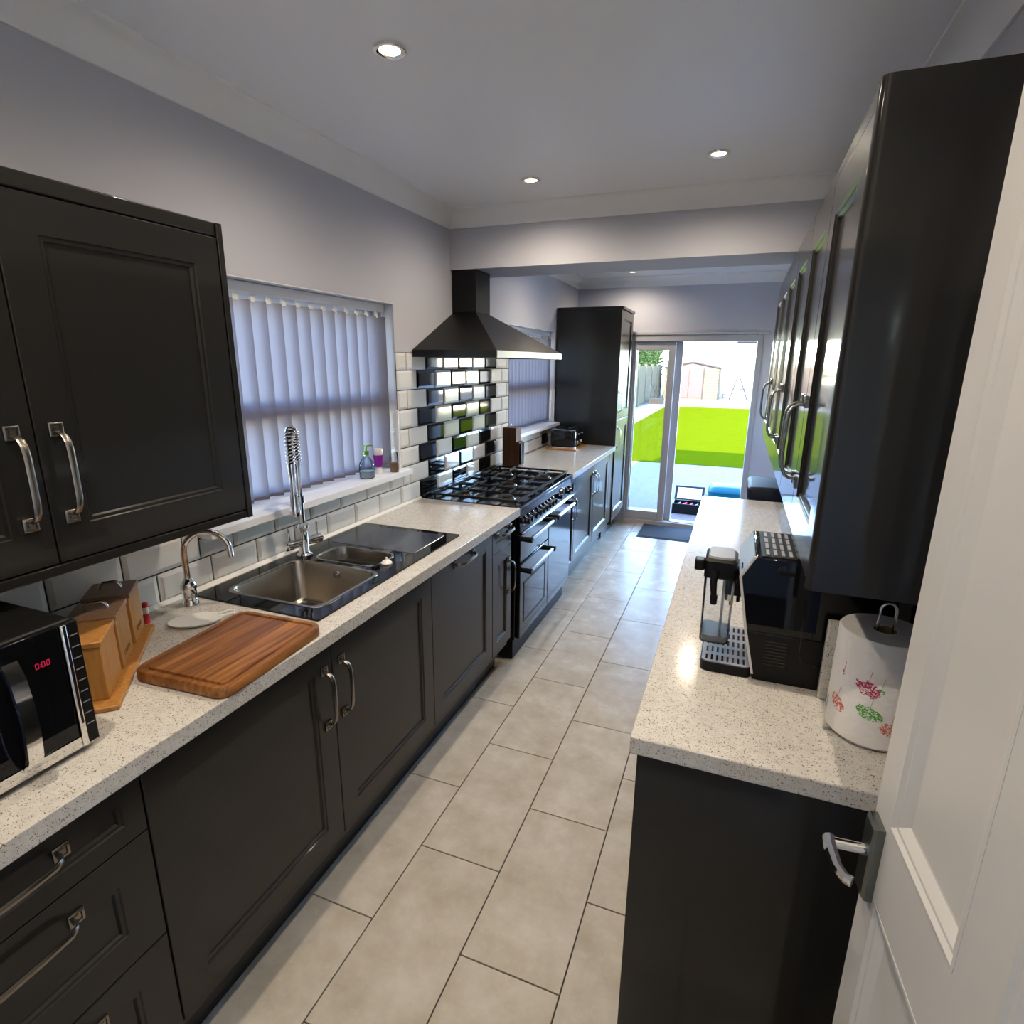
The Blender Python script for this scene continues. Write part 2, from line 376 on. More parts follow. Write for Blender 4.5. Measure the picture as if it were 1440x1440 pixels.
# ------------------------------------------------------------------ windows and blinds
def window(n, y0, y1, z0, z1):
    t = thing('window_%d' % n, (-.15, (y0+y1)/2, z0), kind='structure')
    f = .06; xa, xb = -.20, -.13
    fr = MB().box(xa, xb, y0, y0+f, z0, z1).box(xa, xb, y1-f, y1, z0, z1).box(xa, xb, y0+f, y1-f, z0, z0+f).box(xa, xb, y0+f, y1-f, z1-f, z1).build('frame', WHITE, t, bevel=.006)
    zm = z0+.44*(z1-z0)
    MB().box(xa, xb, y0+f, y1-f, zm-.035, zm+.035).build('transom', WHITE, t, bevel=.005)
    for za, zb in ((z0+f, zm-.035), (zm+.035, z1-f)):
        MB().box(-.168, -.162, y0+f, y1-f, za, zb).build('pane', PANE, t)
    s = MB().box(-.13, .0, y0+.001, y1-.001, z0+.0002, z0+.005).box(0, .065, y0-.04, y1+.028, z0-.024, z0+.005)
    s.build('sill', WHITE, t, bevel=.002)
    # white lining of the reveal head
    MB().box(-.13, -.001, y0, y1, z1-.004, z1).build('head_lining', WHITE, t)
    return t
window(1, *W1); window(2, *W2); window(3, *W_FILL)  # the last one is an added, unseen hall window for bluish fill light
def blind(label, y0, y1, z0, z1, n, ang, xb):
    t = thing('vertical_blind', (xb, (y0+y1)/2, z0), label, 'blind', 'vertical blinds at the kitchen windows')
    MB().box(xb-.02, xb+.02, y0, y1, z1-.038, z1-.002).build('headrail', WHITE, t, bevel=.004)
    w_ = .094; a = R(ang); ux, uy = math.sin(a), math.cos(a); zt, zb = z1-.062, z0+.032
    sl = MB(); P = []
    for z in (zb, zt):
        for q in range(7):
            s_ = (q/6-.5)*w_; bow = .006*(1-(2*q/6-1)**2)
            P.append((ux*s_ - uy*bow, uy*s_ + ux*bow, z))
    sl.add(P, [(q, q+1, q+8, q+7) for q in range(6)]); sm = sl.mesh('slat', BLIND, 80)
    hg = MB().box(-.004, .004, -.010, .010, zt-.004, z1-.04).mesh('hanger', WHITEP)
    wt = MB().obox((0, 0, 0), (ux, uy, 0), (-uy, ux, 0), .012, w_*.49, .003, zb-.006).mesh('weight', BLIND)
    for k in range(n):
        y = y0 + .045 + (y1-y0-.09)*k/(n-1)
        s_ = link('slat', sm, t, (xb, y, 0)); link('hanger', hg, s_, (xb, y, 0)); link('weight', wt, s_, (xb, y, 0))
    MB().tube([(xb+.012, y1-.012, z1-.04), (xb+.012, y1-.012, z0+.12)], .0016, 6).build('pull_chain', WHITEP, t)
    return t
blind('grey vertical slat blind in the window over the sink', W1[0]+.01, W1[1]-.008, W1[2], W1[3]-.004, 15, 38, -.065)
blind('grey vertical slat blind in the far window beyond the cooker hood', W2[0]+.01, W2[1]-.008, W2[2], W2[3]-.004, 14, 38, -.065)

# ------------------------------------------------------------------ sliding patio door
d1 = thing('door_1', (1.18, YB+.06, 0), kind='structure')
y0 = YB-.012
MB().box(.57, .60, y0, YB+.14, 0, 1.93).box(1.74, 1.79, y0, YB+.14, 0, 1.93).box(.60, 1.74, y0, YB+.14, 1.868, 1.93).box(.60, 1.74, y0, YB+.14, -.008, .035).build('frame', UPVC_SHADE, d1, bevel=.004)
MB().box(.50, 1.84, y0-.012, y0-.0005, 1.93, 1.955).build('head_trim', UPVC_SHADE, d1, bevel=.003)
def sash(xa, xb, ya, yb, lw, rw, name):
    s = MB().box(xa, xa+lw, ya, yb, .036, 1.867).box(xb-rw, xb, ya, yb, .036, 1.867).box(xa+lw, xb-rw, ya, yb, 1.785, 1.867).box(xa+lw, xb-rw, ya, yb, .036, .13).build(name, UPVC_SHADE, d1, bevel=.004)
    MB().box(xa+lw, xb-rw, (ya+yb)/2-.004, (ya+yb)/2+.004, .13, 1.785).build('pane', PANE, s)
    return s
sash(.601, 1.005, YB+.012, YB+.055, .022, .068, 'sash')
sash(.601, 1.070, YB+.075, YB+.118, .024, .075, 'sash')
MB().box(1.071, 1.739, YB+.02, YB+.03, .035, .045).box(.60, 1.739, YB+.062, YB+.068, .035, .045).build('track', STEEL, d1)

# ------------------------------------------------------------------ white panelled door, standing open at the right
LD = Vector((-.078, .997, 0)).normalized(); LN = Vector((-LD.y, LD.x, 0))     # along the leaf (to the free edge), out of the visible face
P0 = Vector((1.865, .135, 0)); LW = .80
hinge = P0 - LD*LW
d2 = thing('door_2', (hinge.x, hinge.y, .008), kind='structure')
def L3(a, d, z): q = P0 + LD*a + LN*d; return (q.x, q.y, z)
cols = [(-.052, -.248), (-.318, -.70)]; rows_ = [(.16, .935), (1.058, 1.86)]
def leaf_rect(mb, a0, a1, z0, z1, d0=0., d1=-.04):
    mb.loft([[L3(a0, d0, z0), L3(a1, d0, z0), L3(a1, d0, z1), L3(a0, d0, z1)], [L3(a0, d1, z0), L3(a1, d1, z0), L3(a1, d1, z1), L3(a0, d1, z1)]])
mb = MB()
leaf_rect(mb, 0, -.052, .008, 1.98); leaf_rect(mb, -.248, -.318, .16, 1.86); leaf_rect(mb, -.70, -LW, .008, 1.98)
leaf_rect(mb, -.052, -.70, .008, .16); leaf_rect(mb, -.052, -.248, .935, 1.058); leaf_rect(mb, -.318, -.70, .935, 1.058); leaf_rect(mb, -.052, -.70, 1.86, 1.98)
leaf = mb.build('leaf', DOORW, d2)
for (a0, a1) in cols:
    for (z0, z1) in rows_:
        def lp(i, d): return [L3(a0-i, d, z0+i), L3(a1+i, d, z0+i), L3(a1+i, d, z1-i), L3(a0-i, d, z1-i)]
        MB().loft([lp(-.0005, -.02), lp(-.0005, .0005), lp(.004, .0008), lp(.010, -.003), lp(.014, -.0035), lp(.028, -.011), lp(.031, -.0115)], False, True).build('panel', DOORW, leaf, bevel=0)
hd = MB()
def hb(a0, a1, d0, d1, z0, z1): leaf_rect(hd, a0, a1, z0, z1, d0, d1)
zc = 1.0
hd.loft([[L3(a, .0, z) for a, z in ((-.008, 1.045), (-.046, 1.045), (-.046, .925), (-.008, .925))],
         [L3(a, .010, z) for a, z in ((-.008, 1.045), (-.046, 1.045), (-.046, .925), (-.008, .925))],
         [L3(a, .014, z) for a, z in ((-.012, 1.041), (-.042, 1.041), (-.042, .929), (-.012, .929))]])
pl_ = hd.build('handle_plate', NICKEL, d2)
hd = MB()
hd.cyl(L3(-.027, .0145, zc-.005), L3(-.027, .058, zc-.005), .0075)
hd.tube([L3(-.020, .058, zc-.004), L3(-.04, .060, zc-.005), L3(-.070, .058, zc-.007), L3(-.084, .052, zc-.008), L3(-.089, .044, zc-.008)], [.0085, .009, .008, .0075, .007], 8)
hd.build('lever_handle', CHROME, d2, smooth=40)
mb = MB()
for z in (.25, 1.72):
    mb.cyl((hinge.x-.004, hinge.y-.006, z), (hinge.x-.004, hinge.y-.006, z+.09), .007, n=10)
mb.build('hinge', CHROME, d2)
mb = MB().box(1.17, 1.195, YF-.11, YF+.0, 0, 2.02).box(1.975, 2.0, YF-.11, YF+.0, 0, 2.02).box(1.195, 1.975, YF-.11, YF+.0, 1.995, 2.02)
mb.box(1.10, 1.17, YF, YF+.015, 0, 2.09).box(1.17, 2.0, YF, YF+.015, 2.02, 2.09).build('door_lining', DOORW, d2)

# ------------------------------------------------------------------ kitchen units
def handle_mesh(L):
    h = L/2; mb = MB()
    path = [(.004, -h+.020), (.016, -h+.020), (.027, -h+.026), (.033, -h+.038), (.036, -h*.45), (.0365, 0), (.036, h*.45), (.033, h-.038), (.027, h-.026), (.016, h-.020), (.004, h-.020)]
    loops = []
    for i, (x, z) in enumerate(path):
        a = path[max(i-1, 0)]; b_ = path[min(i+1, len(path)-1)]; tx, tz = b_[0]-a[0], b_[1]-a[1]; l = math.hypot(tx, tz); nx, nz = tz/l, -tx/l
        hw, ht = .0068, .0034
        loops.append([(x+nx*d, y, z+nz*d) for y, d in ((-hw, -ht*.5), (-hw, ht*.4), (-hw*.45, ht), (hw*.45, ht), (hw, ht*.4), (hw, -ht*.5), (hw*.5, -ht), (-hw*.5, -ht))])
    mb.loft(loops)
    for s in (-1, 1):
        zc = s*(h-.013)
        for (a, x0, x1) in ((.0135, 0, .0045), (.0125, .0045, .0058)):
            pass
        o = lambda i, x: [(x, -.0135+i, zc-.0135+i), (x, .0135-i, zc-.0135+i), (x, .0135-i, zc+.0135-i), (x, -.0135+i, zc+.0135-i)]
        mb.loft([o(0, 0), o(0, .005), o(.0015, .0062), o(.0045, .0062), o(.0055, .0034), o(.0085, .0034), o(.0092, .0052)], True, True)
    return mb.mesh('handle', PEWTER, 50)
HM, HML = handle_mesh(.205), handle_mesh(.315)
def handle(parent, x, y, z, face=1, horiz=False, long=False):
    return link('handle', HML if long else HM, parent, (x, y, z), (R(90) if horiz else 0, 0, 0 if face > 0 else R(180)))
def front(parent, name, xf, y0, y1, z0, z1, face=1, fw=.072, t=.02):
    g = .0016; y0 += g; y1 -= g; z0 += g; z1 -= g
    fw = min(fw, (y1-y0)*.28, (z1-z0)*.30)
    def lp(i, d): x = xf + face*d; return [(x, y0+i, z0+i), (x, y1-i, z0+i), (x, y1-i, z1-i), (x, y0+i, z1-i)]
    return MB().loft([lp(0, -t), lp(0, -.0015), lp(.0015, 0), lp(fw, 0), lp(fw+.0025, -.0035), lp(fw+.009, -.0035), lp(fw+.0125, -.009), lp(fw+.0125, -.0092)], True, True).build(name, CAB, parent)
XL = .591; ZB, ZT_ = .195, .868
def base_unit(y0, y1, label, name='base_cabinet', x0=.006, x1=XL-.022, group='left hand base units'):
    t = thing(name, ((x0+x1)/2, (y0+y1)/2, 0), label, 'cabinet', group)
    (MB().box(x0, x1, y0+.0008, y1-.0008, .155, ZT_) if name != 'sink_cabinet' else MB().box(x0, x1, y0+.0008, y1-.0008, .155, .72).box(x0, x1, y0+.0008, y0+.02, .7201, ZT_).box(x0, x1, y1-.006, y1-.0008, .7201, ZT_)).build('carcass', CABIN, t)
    MB().box(.478, .497, y0+.0008, y1-.0008, .0, .1545).build('plinth', CAB, t)
    return t
# drawers next to the camera
t = base_unit(-.655, -.057, 'dark grey three drawer base unit below the microwave', 'drawer_unit')
for z0, z1, zh in ((.728, ZT_, .815), (.46, .728, .668), (ZB, .46, .402)):
    d = front(t, 'drawer', XL, -.655, -.057, z0, z1); handle(d, XL, -.355, zh, 1, True, True)
t = base_unit(-.056, 1.121, 'dark grey two door base unit below the sink', 'sink_cabinet')
d = front(t, 'door', XL, -.056, .527, ZB, ZT_); handle(d, XL, .488, .703)
d = front(t, 'door', XL, .527, 1.121, ZB, ZT_); handle(d, XL, .566, .703)
t = thing('dishwasher', (.3, 1.421, 0), 'built-in dishwasher with dark grey door and high horizontal handle', 'dishwasher')
MB().box(.006, XL-.022, 1.122, 1.720, .155, ZT_).build('body', CABIN, t); MB().box(.478, .497, 1.122, 1.720, 0, .1545).build('plinth', CAB, t)
d = front(t, 'door', XL, 1.121, 1.721, ZB, ZT_); handle(d, XL, 1.410, .835, 1, True)
t = base_unit(1.722, 1.972, 'narrow dark grey unit between dishwasher and cooker', 'narrow_cabinet')
d = front(t, 'drawer', XL, 1.722, 1.972, .742, ZT_, fw=.05); handle(d, XL, 1.865, .832, 1, True)
d = front(t, 'door', XL, 1.722, 1.972, ZB, .742, fw=.06); handle(d, XL, 1.938, .57)
t = base_unit(3.10, 3.235, 'slim dark grey pull out unit just past the cooker', 'pull_out_cabinet')
d = front(t, 'drawer', XL, 3.10, 3.235, .742, ZT_); 
d = front(t, 'door', XL, 3.10, 3.235, ZB, .742); handle(d, XL, 3.175, .64)
t = base_unit(3.236, 4.578, 'dark grey double door base unit below the toaster', 'base_cabinet')
d = front(t, 'door', XL, 3.236, 3.825, ZB, ZT_); handle(d, XL, 3.785, .70)
d = front(t, 'door', XL, 3.825, 4.42, ZB, ZT_); handle(d, XL, 3.865, .70)
MB().box(XL-.02, XL, 4.422, 4.577, ZB, ZT_).build('filler_panel', CAB, t)

# tall unit
t = thing('tall_cabinet', (.3, 4.88, 0), 'tall dark grey larder cabinet beside the patio door', 'cabinet')
MB().box(.010, .580, 4.5985, 5.18, .15, 2.095).build('carcass', CABIN, t)
MB().box(.010, .603, 4.58, 4.598, .15, 2.115).build('end_panel', CAB, t, bevel=.002)
MB().box(.010, .612, 4.58, 5.195, 2.1155, 2.140).build('top_moulding', CAB, t, bevel=.003)
MB().box(.49, .51, 4.581, 5.18, 0, .149).build('plinth', CAB, t)
MB().box(.03, .05, 4.581, 5.18, 0, .149).build('plinth', CAB, t)
d = front(t, 'door', .601, 4.599, 5.18, ZB, 1.145); handle(d, .601, 4.64, .985)
d = front(t, 'door', .601, 4.599, 5.18, 1.148, 2.113); handle(d, .601, 4.64, 1.31)

# left wall unit
t = thing('wall_cabinet', (.18, .0, 1.221), 'dark grey wall cabinet with two visible doors left of the window', 'cabinet')
MB().box(.012, .338, -.655, .498, 1.245, 1.950).build('carcass', CABIN, t)
MB().box(.012, .362, .499, .516, 1.221, 1.986).build('end_panel', CAB, t, bevel=.0015)
MB().box(.30, .358, -.655, .498, 1.221, 1.243).build('pelmet', CAB, t, bevel=.003)
MB().box(.012, .358, -.655, .498, 1.9535, 1.986).build('cornice_moulding', CAB, t, bevel=.003)
d = front(t, 'door', .36, .009, .498, 1.245, 1.952, fw=.070); handle(d, .36, .046, 1.428)
d = front(t, 'door', .36, -.482, .009, 1.245, 1.952, fw=.070); handle(d, .36, -.031, 1.428)
d = front(t, 'door', .36, -.655, -.482, 1.245, 1.952, fw=.05)

# right wall units
RX = 1.766
unames = ['nearest the white door', 'in the middle of the row', 'at the far end of the row']
for i in range(3):
    y0 = .3735 + i*.787; y1 = y0 + .787
    t = thing('wall_cabinet', (1.93, (y0+y1)/2, 1.278), 'double door dark grey wall cabinet on the right, %s' % unames[i], 'cabinet', 'right hand wall units')
    MB().box(RX+.0215, XR-.012, y0+.0005, y1-.0005, 1.302, 2.011).build('carcass', CABIN, t)
    MB().box(RX+.004, RX+.06, y0+.0005, y1-.0005, 1.278, 1.3005).build('pelmet', CAB, t, bevel=.003)
    MB().box(RX+.002, XR-.012, y0+.0005, y1-.0005, 2.0125, 2.044).build('cornice_moulding', CAB, t, bevel=.003)
    ym = (y0+y1)/2
    d = front(t, 'door', RX, y0, ym, 1.301, 2.012, -1, .068); handle(d, RX, ym-.034, 1.487, -1)
    d = front(t, 'door', RX, ym, y1, 1.301, 2.012, -1, .068); handle(d, RX, ym+.034, 1.487, -1)
    if i == 0:
        poly = [(XR-.012, y0-.0195), (XR-.012, y0-.0005), (RX-.001, y0-.0005), (RX-.001, y0-.006)] + arc((RX+.013, y0-.0055), .014, 180, 270, 6)
        MB().prism(poly, 2, 1.278, 2.046).build('end_panel', CAB, t, smooth=40)
# right base units and end panel
RB = 1.506
rn = ['under the paper roll', 'under the coffee machine', 'second from the far end of the worktop', 'at the far end of the worktop']
for i in range(4):
    y0 = .3765 + i*.5885; y1 = y0+.5885
    t = thing('base_cabinet', (1.8, (y0+y1)/2, 0), 'dark grey base cabinet on the right, %s' % rn[i], 'cabinet', 'right hand base units')
    MB().box(RB+.0215, XR-.01, y0+.0005, y1-.0005, .155, ZT_).build('carcass', CABIN, t)
    MB().box(RB+.055, RB+.075, y0+.0005, y1-.0005, 0, .1545).build('plinth', CAB, t)
    d = front(t, 'door', RB, y0, y1, ZB, ZT_, -1); handle(d, RB, y1-.04, .70, -1)
    if i == 0: MB().box(RB-.004, XR-.01, y0-.0195, y0-.0005, 0.001, ZT_).build('end_panel', CAB, t, bevel=.0015)

# worktops
def worktop(mb, loc, label): return single('worktop', mb, WT, loc, label, 'worktop', 'speckled worktops', bevel=.003)
SX0, SX1, SY0, SY1 = .043, .538, .545, 1.482
z0, z1 = .8695, .91
hx0, hx1, hy0, hy1 = .085, .505, .575, 1.17
mb = MB(); P = [(.011, YF+.001), (.611, YF+.001), (.611, 2.048), (.011, 2.048)]; Hh = [(hx0, hy0), (hx1, hy0), (hx1, hy1), (hx0, hy1)]
V = [(*p, z) for z in (z0, z1) for p in P+Hh]
ring = [(0, 1, 5, 4), (1, 2, 6, 5), (2, 3, 7, 6), (3, 0, 4, 7)]
mb.add(V, [tuple(i+8 for i in f) for f in ring] + [tuple(reversed(f)) for f in ring] + [(i, (i+1) % 4, (i+1) % 4+8, i+8) for i in range(4)] + [(4+i, 12+i, 12+(i+1) % 4, 4+(i+1) % 4) for i in range(4)])
worktop(mb, (.3, .6, z0), 'long pale speckled worktop holding the sink and chopping board')
worktop(MB().box(.011, .611, 3.096, 4.578, z0, z1), (.3, 3.8, z0), 'short pale speckled worktop between cooker and tall cabinet')
worktop(MB().box(1.486, XR-.002, .354, 2.749, z0, z1), (1.8, 1.5, z0), 'pale speckled worktop under the coffee machine')
single('sealant_strip', MB().prism([(.0095, .9102), (.022, .9102), (.0095, .921)], 1, YF+.001, 2.048), WHITEP, (.012, .6, .9102), 'white sealant bead along the tiles behind the sink', 'sealant')

# ------------------------------------------------------------------ sink
t = thing('sink', (.29, 1.0, .91), 'black glass one and a half bowl sink with steel bowls', 'sink')
b1 = rrect(.297, .776, .186, .166, .045); b2 = rrect(.290, 1.062, .138, .082, .05)
outer = rrect((SX0+SX1)/2, (SY0+SY1)/2, (SX1-SX0)/2, (SY1-SY0)/2, .006, 2)
tri = tessellate_polygon([[Vector((x, y, 0)) for x, y in l] for l in (outer, b1, b2)])
allp = outer+b1+b2; n = len(allp); mb = MB()
mb.add([(x, y, .9165) for x, y in allp] + [(x, y, .9103) for x, y in allp], [tuple(f) for f in tri] + [tuple(i+n for i in reversed(f)) for f in tri])
o = 0
for l in (outer, b1, b2):
    m_ = len(l); mb.add([], []); mb.f += [(o+i, o+(i+1) % m_, n+o+(i+1) % m_, n+o+i) for i in range(m_)]; mb.mi += [0]*m_; o += m_
mb.build('glass_top', GLASSB, t)
def shr(poly, c, k): return [(c[0]+(x-c[0])*k, c[1]+(y-c[1])*k) for x, y in poly]
for poly, c, dep in ((b1, (.297, .776), .165), (b2, (.290, 1.062), .12)):
    zz = .9185
    lo = [at(shr(poly, c, 1.05), zz-.0018), at(shr(poly, c, 1.045), zz), at(shr(poly, c, .985), zz), at(shr(poly, c, .97), zz-.006), at(shr(poly, c, .94), zz-dep+.02), at(shr(poly, c, .90), zz-dep+.005), at(shr(poly, c, .80), zz-dep)]
    bo = MB().loft(lo, False, True).build('bowl', STEEL, t, smooth=50)
    MB().lathe((c[0], c[1]), [(.036, zz-dep+.0005), (.036, zz-dep+.003), (.03, zz-dep+.004), (.024, zz-dep+.001)], 24).build('strainer', CHROME, bo, smooth=40)
    if dep > .15:
        MB().cyl((.30, .936, .885), (.30, .929, .885), .016, .014, 20).cyl((.30, .929, .885), (.30, .925, .885), .007).build('overflow', CHROME, bo, smooth=40)
MB().loft([at(rrect(.285, 1.310, .20, .135, .012), .9166), at(rrect(.285, 1.310, .198, .133, .012), .9178)], True, True).build('drainer', DRAIN, t)

# spring mixer tap
t = thing('spring_tap', (.105, .993, .9168), 'chrome spring neck mixer tap with two side levers', 'tap')
cx, cy = .105, .993; fdx, fdy = .505, -.863
MB().lathe((cx, cy), [(.030, .9168), (.030, .923), (.022, .929), (.019, .935), (.019, 1.025), (.024, 1.030), (.024, 1.044), (.017, 1.05)], 24).build('body', CHROME, t, smooth=40)
ax, ay = .22, .975
l_ = math.hypot(ax, ay); ax /= l_; ay /= l_
for s in (-1, 1):
    e = (cx+ax*.078*s, cy+ay*.078*s)
    v_ = MB().tube([(cx+ax*.015*s, cy+ay*.015*s, .972), (cx+ax*.05*s, cy+ay*.05*s, .972), (e[0], e[1], .972), (cx+ax*.083*s, cy+ay*.083*s, .972)], [.015, .0185, .0185, .014], 18).build('valve', CHROME, t, smooth=40)
    MB().cyl((cx+ax*.062*s, cy+ay*.062*s, .985), (cx+ax*.064*s, cy+ay*.064*s, 1.040), .0048, .004, 10).build('lever', CHROME, v_, smooth=40)
MB().cyl((cx, cy, 1.045), (cx, cy, 1.13), .0125).cyl((cx, cy, 1.13), (cx, cy, 1.155), .017).cyl((cx, cy, 1.155), (cx, cy, 1.285), .011).cyl((cx, cy, 1.27), (cx, cy, 1.293), .015).build('riser', CHROME, t, smooth=40)
# neck: up, over the bowl and down again
rad = .048; zc = 1.355; neck = [(0, 1.29), (0, 1.32)] + [(rad-rad*math.cos(R(a)), zc+.055*math.sin(R(a))) for a in range(0, 181, 12)] + [(2*rad, 1.32), (2*rad, 1.29)]
P3 = [Vector((cx+fdx*d, cy+fdy*d, z)) for d, z in neck]
MB().tube(P3, .0075, 10).build('hose', BLACKM, t, smooth=60)
dense = []
for i in range(len(P3)-1):
    for k in range(6): dense.append(P3[i].lerp(P3[i+1], k/6))
tot = sum((dense[i+1]-dense[i]).length for i in range(len(dense)-1)); turns = 24; hel = []; acc = 0
for i in range(len(dense)-1):
    sg = (dense[i+1]-dense[i]); tdir = sg.normalized(); side = Vector((-fdy, fdx, 0)); nn = tdir.cross(side)
    steps = max(2, int(turns*12*sg.length/tot))
    for k in range(steps):
        ph = 2*math.pi*turns*(acc+sg.length*k/steps)/tot
        hel.append(dense[i]+sg*k/steps + side*math.cos(ph)*.0165 + nn*math.sin(ph)*.0165)
    acc += sg.length
MB().tube(hel, .0030, 6).build('spring', CHROME, t, smooth=60)
hx, hy = cx+fdx*2*rad, cy+fdy*2*rad
MB().cyl((hx, hy, 1.295), (hx, hy, 1.26), .014).cyl((hx, hy, 1.26), (hx, hy, 1.175), .011).build('hose_end', CHROME, t, smooth=40)
MB().lathe((hx, hy), [(.012, 1.10), (.019, 1.105), (.020, 1.125), (.015, 1.15), (.013, 1.18)], 18).build('spray_head', CHROME, t, smooth=40)
MB().cyl((cx, cy, 1.165), (hx, hy, 1.165), .0045, n=10).build('holder_arm', CHROME, t, smooth=40)

# small filter tap
t = thing('filter_tap', (.088, .495, .91), 'small chrome swan neck filter tap between wall cabinet and sink', 'tap')
cx, cy = .088, .495; dx, dy = .84, .54
MB().lathe((cx, cy), [(.025, .9103), (.025, .916), (.021, .922), (.021, .962), (.024, .967), (.024, .978), (.015, .992), (.011, .998)], 24).build('body', CHROME, t, smooth=40)
MB().tube([(cx+.020, cy-.004, .962), (cx+.032, cy-.010, .955), (cx+.036, cy-.012, .928)], [.006, .0055, .004], 8).build('lever', CHROME, t, smooth=40)
rad = .066
pts = [(0, .99), (0, 1.03), (0, 1.075)] + [(rad-rad*math.cos(R(a)), 1.08+rad*math.sin(R(a))) for a in range(0, 166, 11)]
pts.append((2*rad+.001, 1.062))
MB().tube([(cx+dx*d, cy+dy*d, z) for d, z in pts], .0095, 12).build('spout', CHROME, t, smooth=60)

# ------------------------------------------------------------------ things on the left worktop
# microwave
t = thing('microwave_oven', (.31, -.32, .91), 'black microwave oven with chrome door handle', 'microwave')
MB().box(.10, .488, -.575, -.062, .922, 1.180).build('case', BLACKM, t, bevel=.006)
dr = MB().box(.4885, .502, -.575, -.0955, .945, 1.178).build('door', GLASSB, t, bevel=.002)
MB().box(.4885, .503, -.575, -.0955, .9225, .9445).build('lower_trim', CHROME, t)
MB().box(.4885, .508, -.0948, -.084, .9225, 1.178).build('side_trim', CHROME, t, bevel=.003)
cp = MB().box(.4885, .502, -.0835, -.0622, .9225, 1.178).build('control_panel', BLACKM, t, bevel=.002)
for k in range(9):
    z = 1.150 - .0235*k; MB().box(.5021, .5026, -.0795, -.0665, z, z+.0022).build('button_mark', LABELG, cp)
pts = [(.503, -.186, 1.150), (.516, -.186, 1.150), (.530, -.186, 1.120), (.538, -.186, 1.065), (.538, -.186, 1.02), (.531, -.186, .972), (.517, -.186, .945), (.503, -.186, .945)]
lo = [[(x+a, y-.012, z+b_), (x+a, y+.012, z+b_), (x-a, y+.012, z-b_), (x-a, y-.012, z-b_)] for (x, y, z), (a, b_) in zip(pts, ((.0, .004), (.003, .003), (.004, .002), (.004, 0), (.004, 0), (.004, -.002), (.003, -.003), (0, -.004)))]
MB().loft(lo).build('door_handle', CHROME, dr, smooth=35)
mb = MB()                                        # red clock digits 0:00
def digit(y, z, segs):
    w_, h_, s_ = .0058, .0108, .0013
    S = {'a': (0, w_, h_-s_, h_), 'd': (0, w_, 0, s_), 'b': (w_-s_, w_, h_/2, h_), 'c': (w_-s_, w_, 0, h_/2), 'e': (0, s_, 0, h_/2), 'f': (0, s_, h_/2, h_), 'g': (0, w_, h_/2-s_/2, h_/2+s_/2)}
    for q in segs: a, b_, c, d = S[q]; mb.box(.5021, .5026, y+a, y+b_, z+c, z+d)
digit(-.1430, 1.114, 'abcdef'); digit(-.1330, 1.114, 'abcdef'); digit(-.1250, 1.114, 'abcdef')
mb.box(.5021, .5026, -.1357, -.1346, 1.1165, 1.1178); mb.box(.5021, .5026, -.1357, -.1346, 1.1205, 1.1218)
mb.build('clock_display', LED, dr)
for x in (.14, .45):
    for y in (-.54, -.10): MB().cyl((x, y, .9101), (x, y, .9222), .014, .012, 14).build('foot', RUBBER, t)

# bamboo canisters on a tray
A = Vector((-.69, .724, 0)).normalized(); Bv = Vector((.724, .69, 0)).normalized()
ox = Vector((.389, .035, 0))
def cat_(a, b_): q = ox + A*a + Bv*b_; return (q.x, q.y, 0)
tr = MB(); tr.obox(cat_(.1825, -.038), A, Bv, .012, .2175, .062, .9102)
t = thing('bamboo_tray', (*cat_(.1825, -.038)[:2], .9102), 'long bamboo tray under the three canisters', 'tray')
tr.build('tray', BAMBOO, t, bevel=.003)
words = [None, 'COFFEE', 'SUGAR']
labs = ['lighter bamboo canister with plain lid nearest the microwave', 'middle bamboo canister with shade-coloured lid and chrome handle', 'bamboo canister with shade-coloured lid farthest from the microwave']
for i, (a0, a1) in enumerate(((.0, .120), (.140, .248), (.281, .391))):
    m_ = (a0+a1)/2; la = (a1-a0)/2; lb = .05; c = cat_(m_, -lb)
    t = thing('canister', (c[0], c[1], .9223), labs[i], 'canister', 'bamboo canisters on the tray')
    zt = 1.050
    MB().obox(c, A, Bv, zt-.9223, la, lb, .9223).build('box', BAMBOO, t, bevel=.002)
    lid = MB().obox(c, A, Bv, .012, la+.003, lb+.003, zt+.0006).build('lid', BAMBOO if i == 0 else BAMBOO_SHADE, t, bevel=.002)
    if i:
        q = [Vector(c) + Bv*d + Vector((0, 0, zt+.0125+z)) for d, z in ((.024, 0), (.023, .010), (.014, .020), (-.014, .020), (-.023, .010), (-.024, 0))]
        MB().tube(q, .0042, 10).build('handle', CHROME, lid, smooth=60)
        cu = bpy.data.curves.new('lettering', 'FONT'); cu.body = words[i]; cu.size = .017; cu.extrude = .0002; cu.align_x = 'CENTER'
        to = bpy.data.objects.new('lettering', cu); COL.objects.link(to)
        rot = Matrix((( -A.x*-1, 0, Bv.x), (-A.y*-1, 0, Bv.y), (0, 1, 0))).to_4x4()
        bpy.context.view_layer.update()
        me = bpy.data.meshes.new_from_object(to.evaluated_get(bpy.context.evaluated_depsgraph_get())); bpy.data.objects.remove(to)
        pos = Vector(cat_(m_, 0)) + Bv*.0006 + Vector((0, 0, .945))
        me.transform(Matrix.Translation(pos - ORG[t.name]) @ rot); me.materials.clear(); me.materials.append(PRINT)
        link('lettering', me, t)
# marker pen behind
t = thing('marker_pen', (.085, .352, .9102), 'small red and white tube standing behind the canisters', 'tube')
MB().lathe((.085, .352), [(.0085, .9102), (.0085, .940)], 14).build('base', REDP, t, smooth=40)
MB().lathe((.085, .352), [(.0075, .9402), (.0075, .960)], 14).build('barrel', WHITEP, t, smooth=40)
MB().lathe((.085, .352), [(.008, .9602), (.008, .972), (.006, .974)], 14).build('cap', REDP, t, smooth=40)
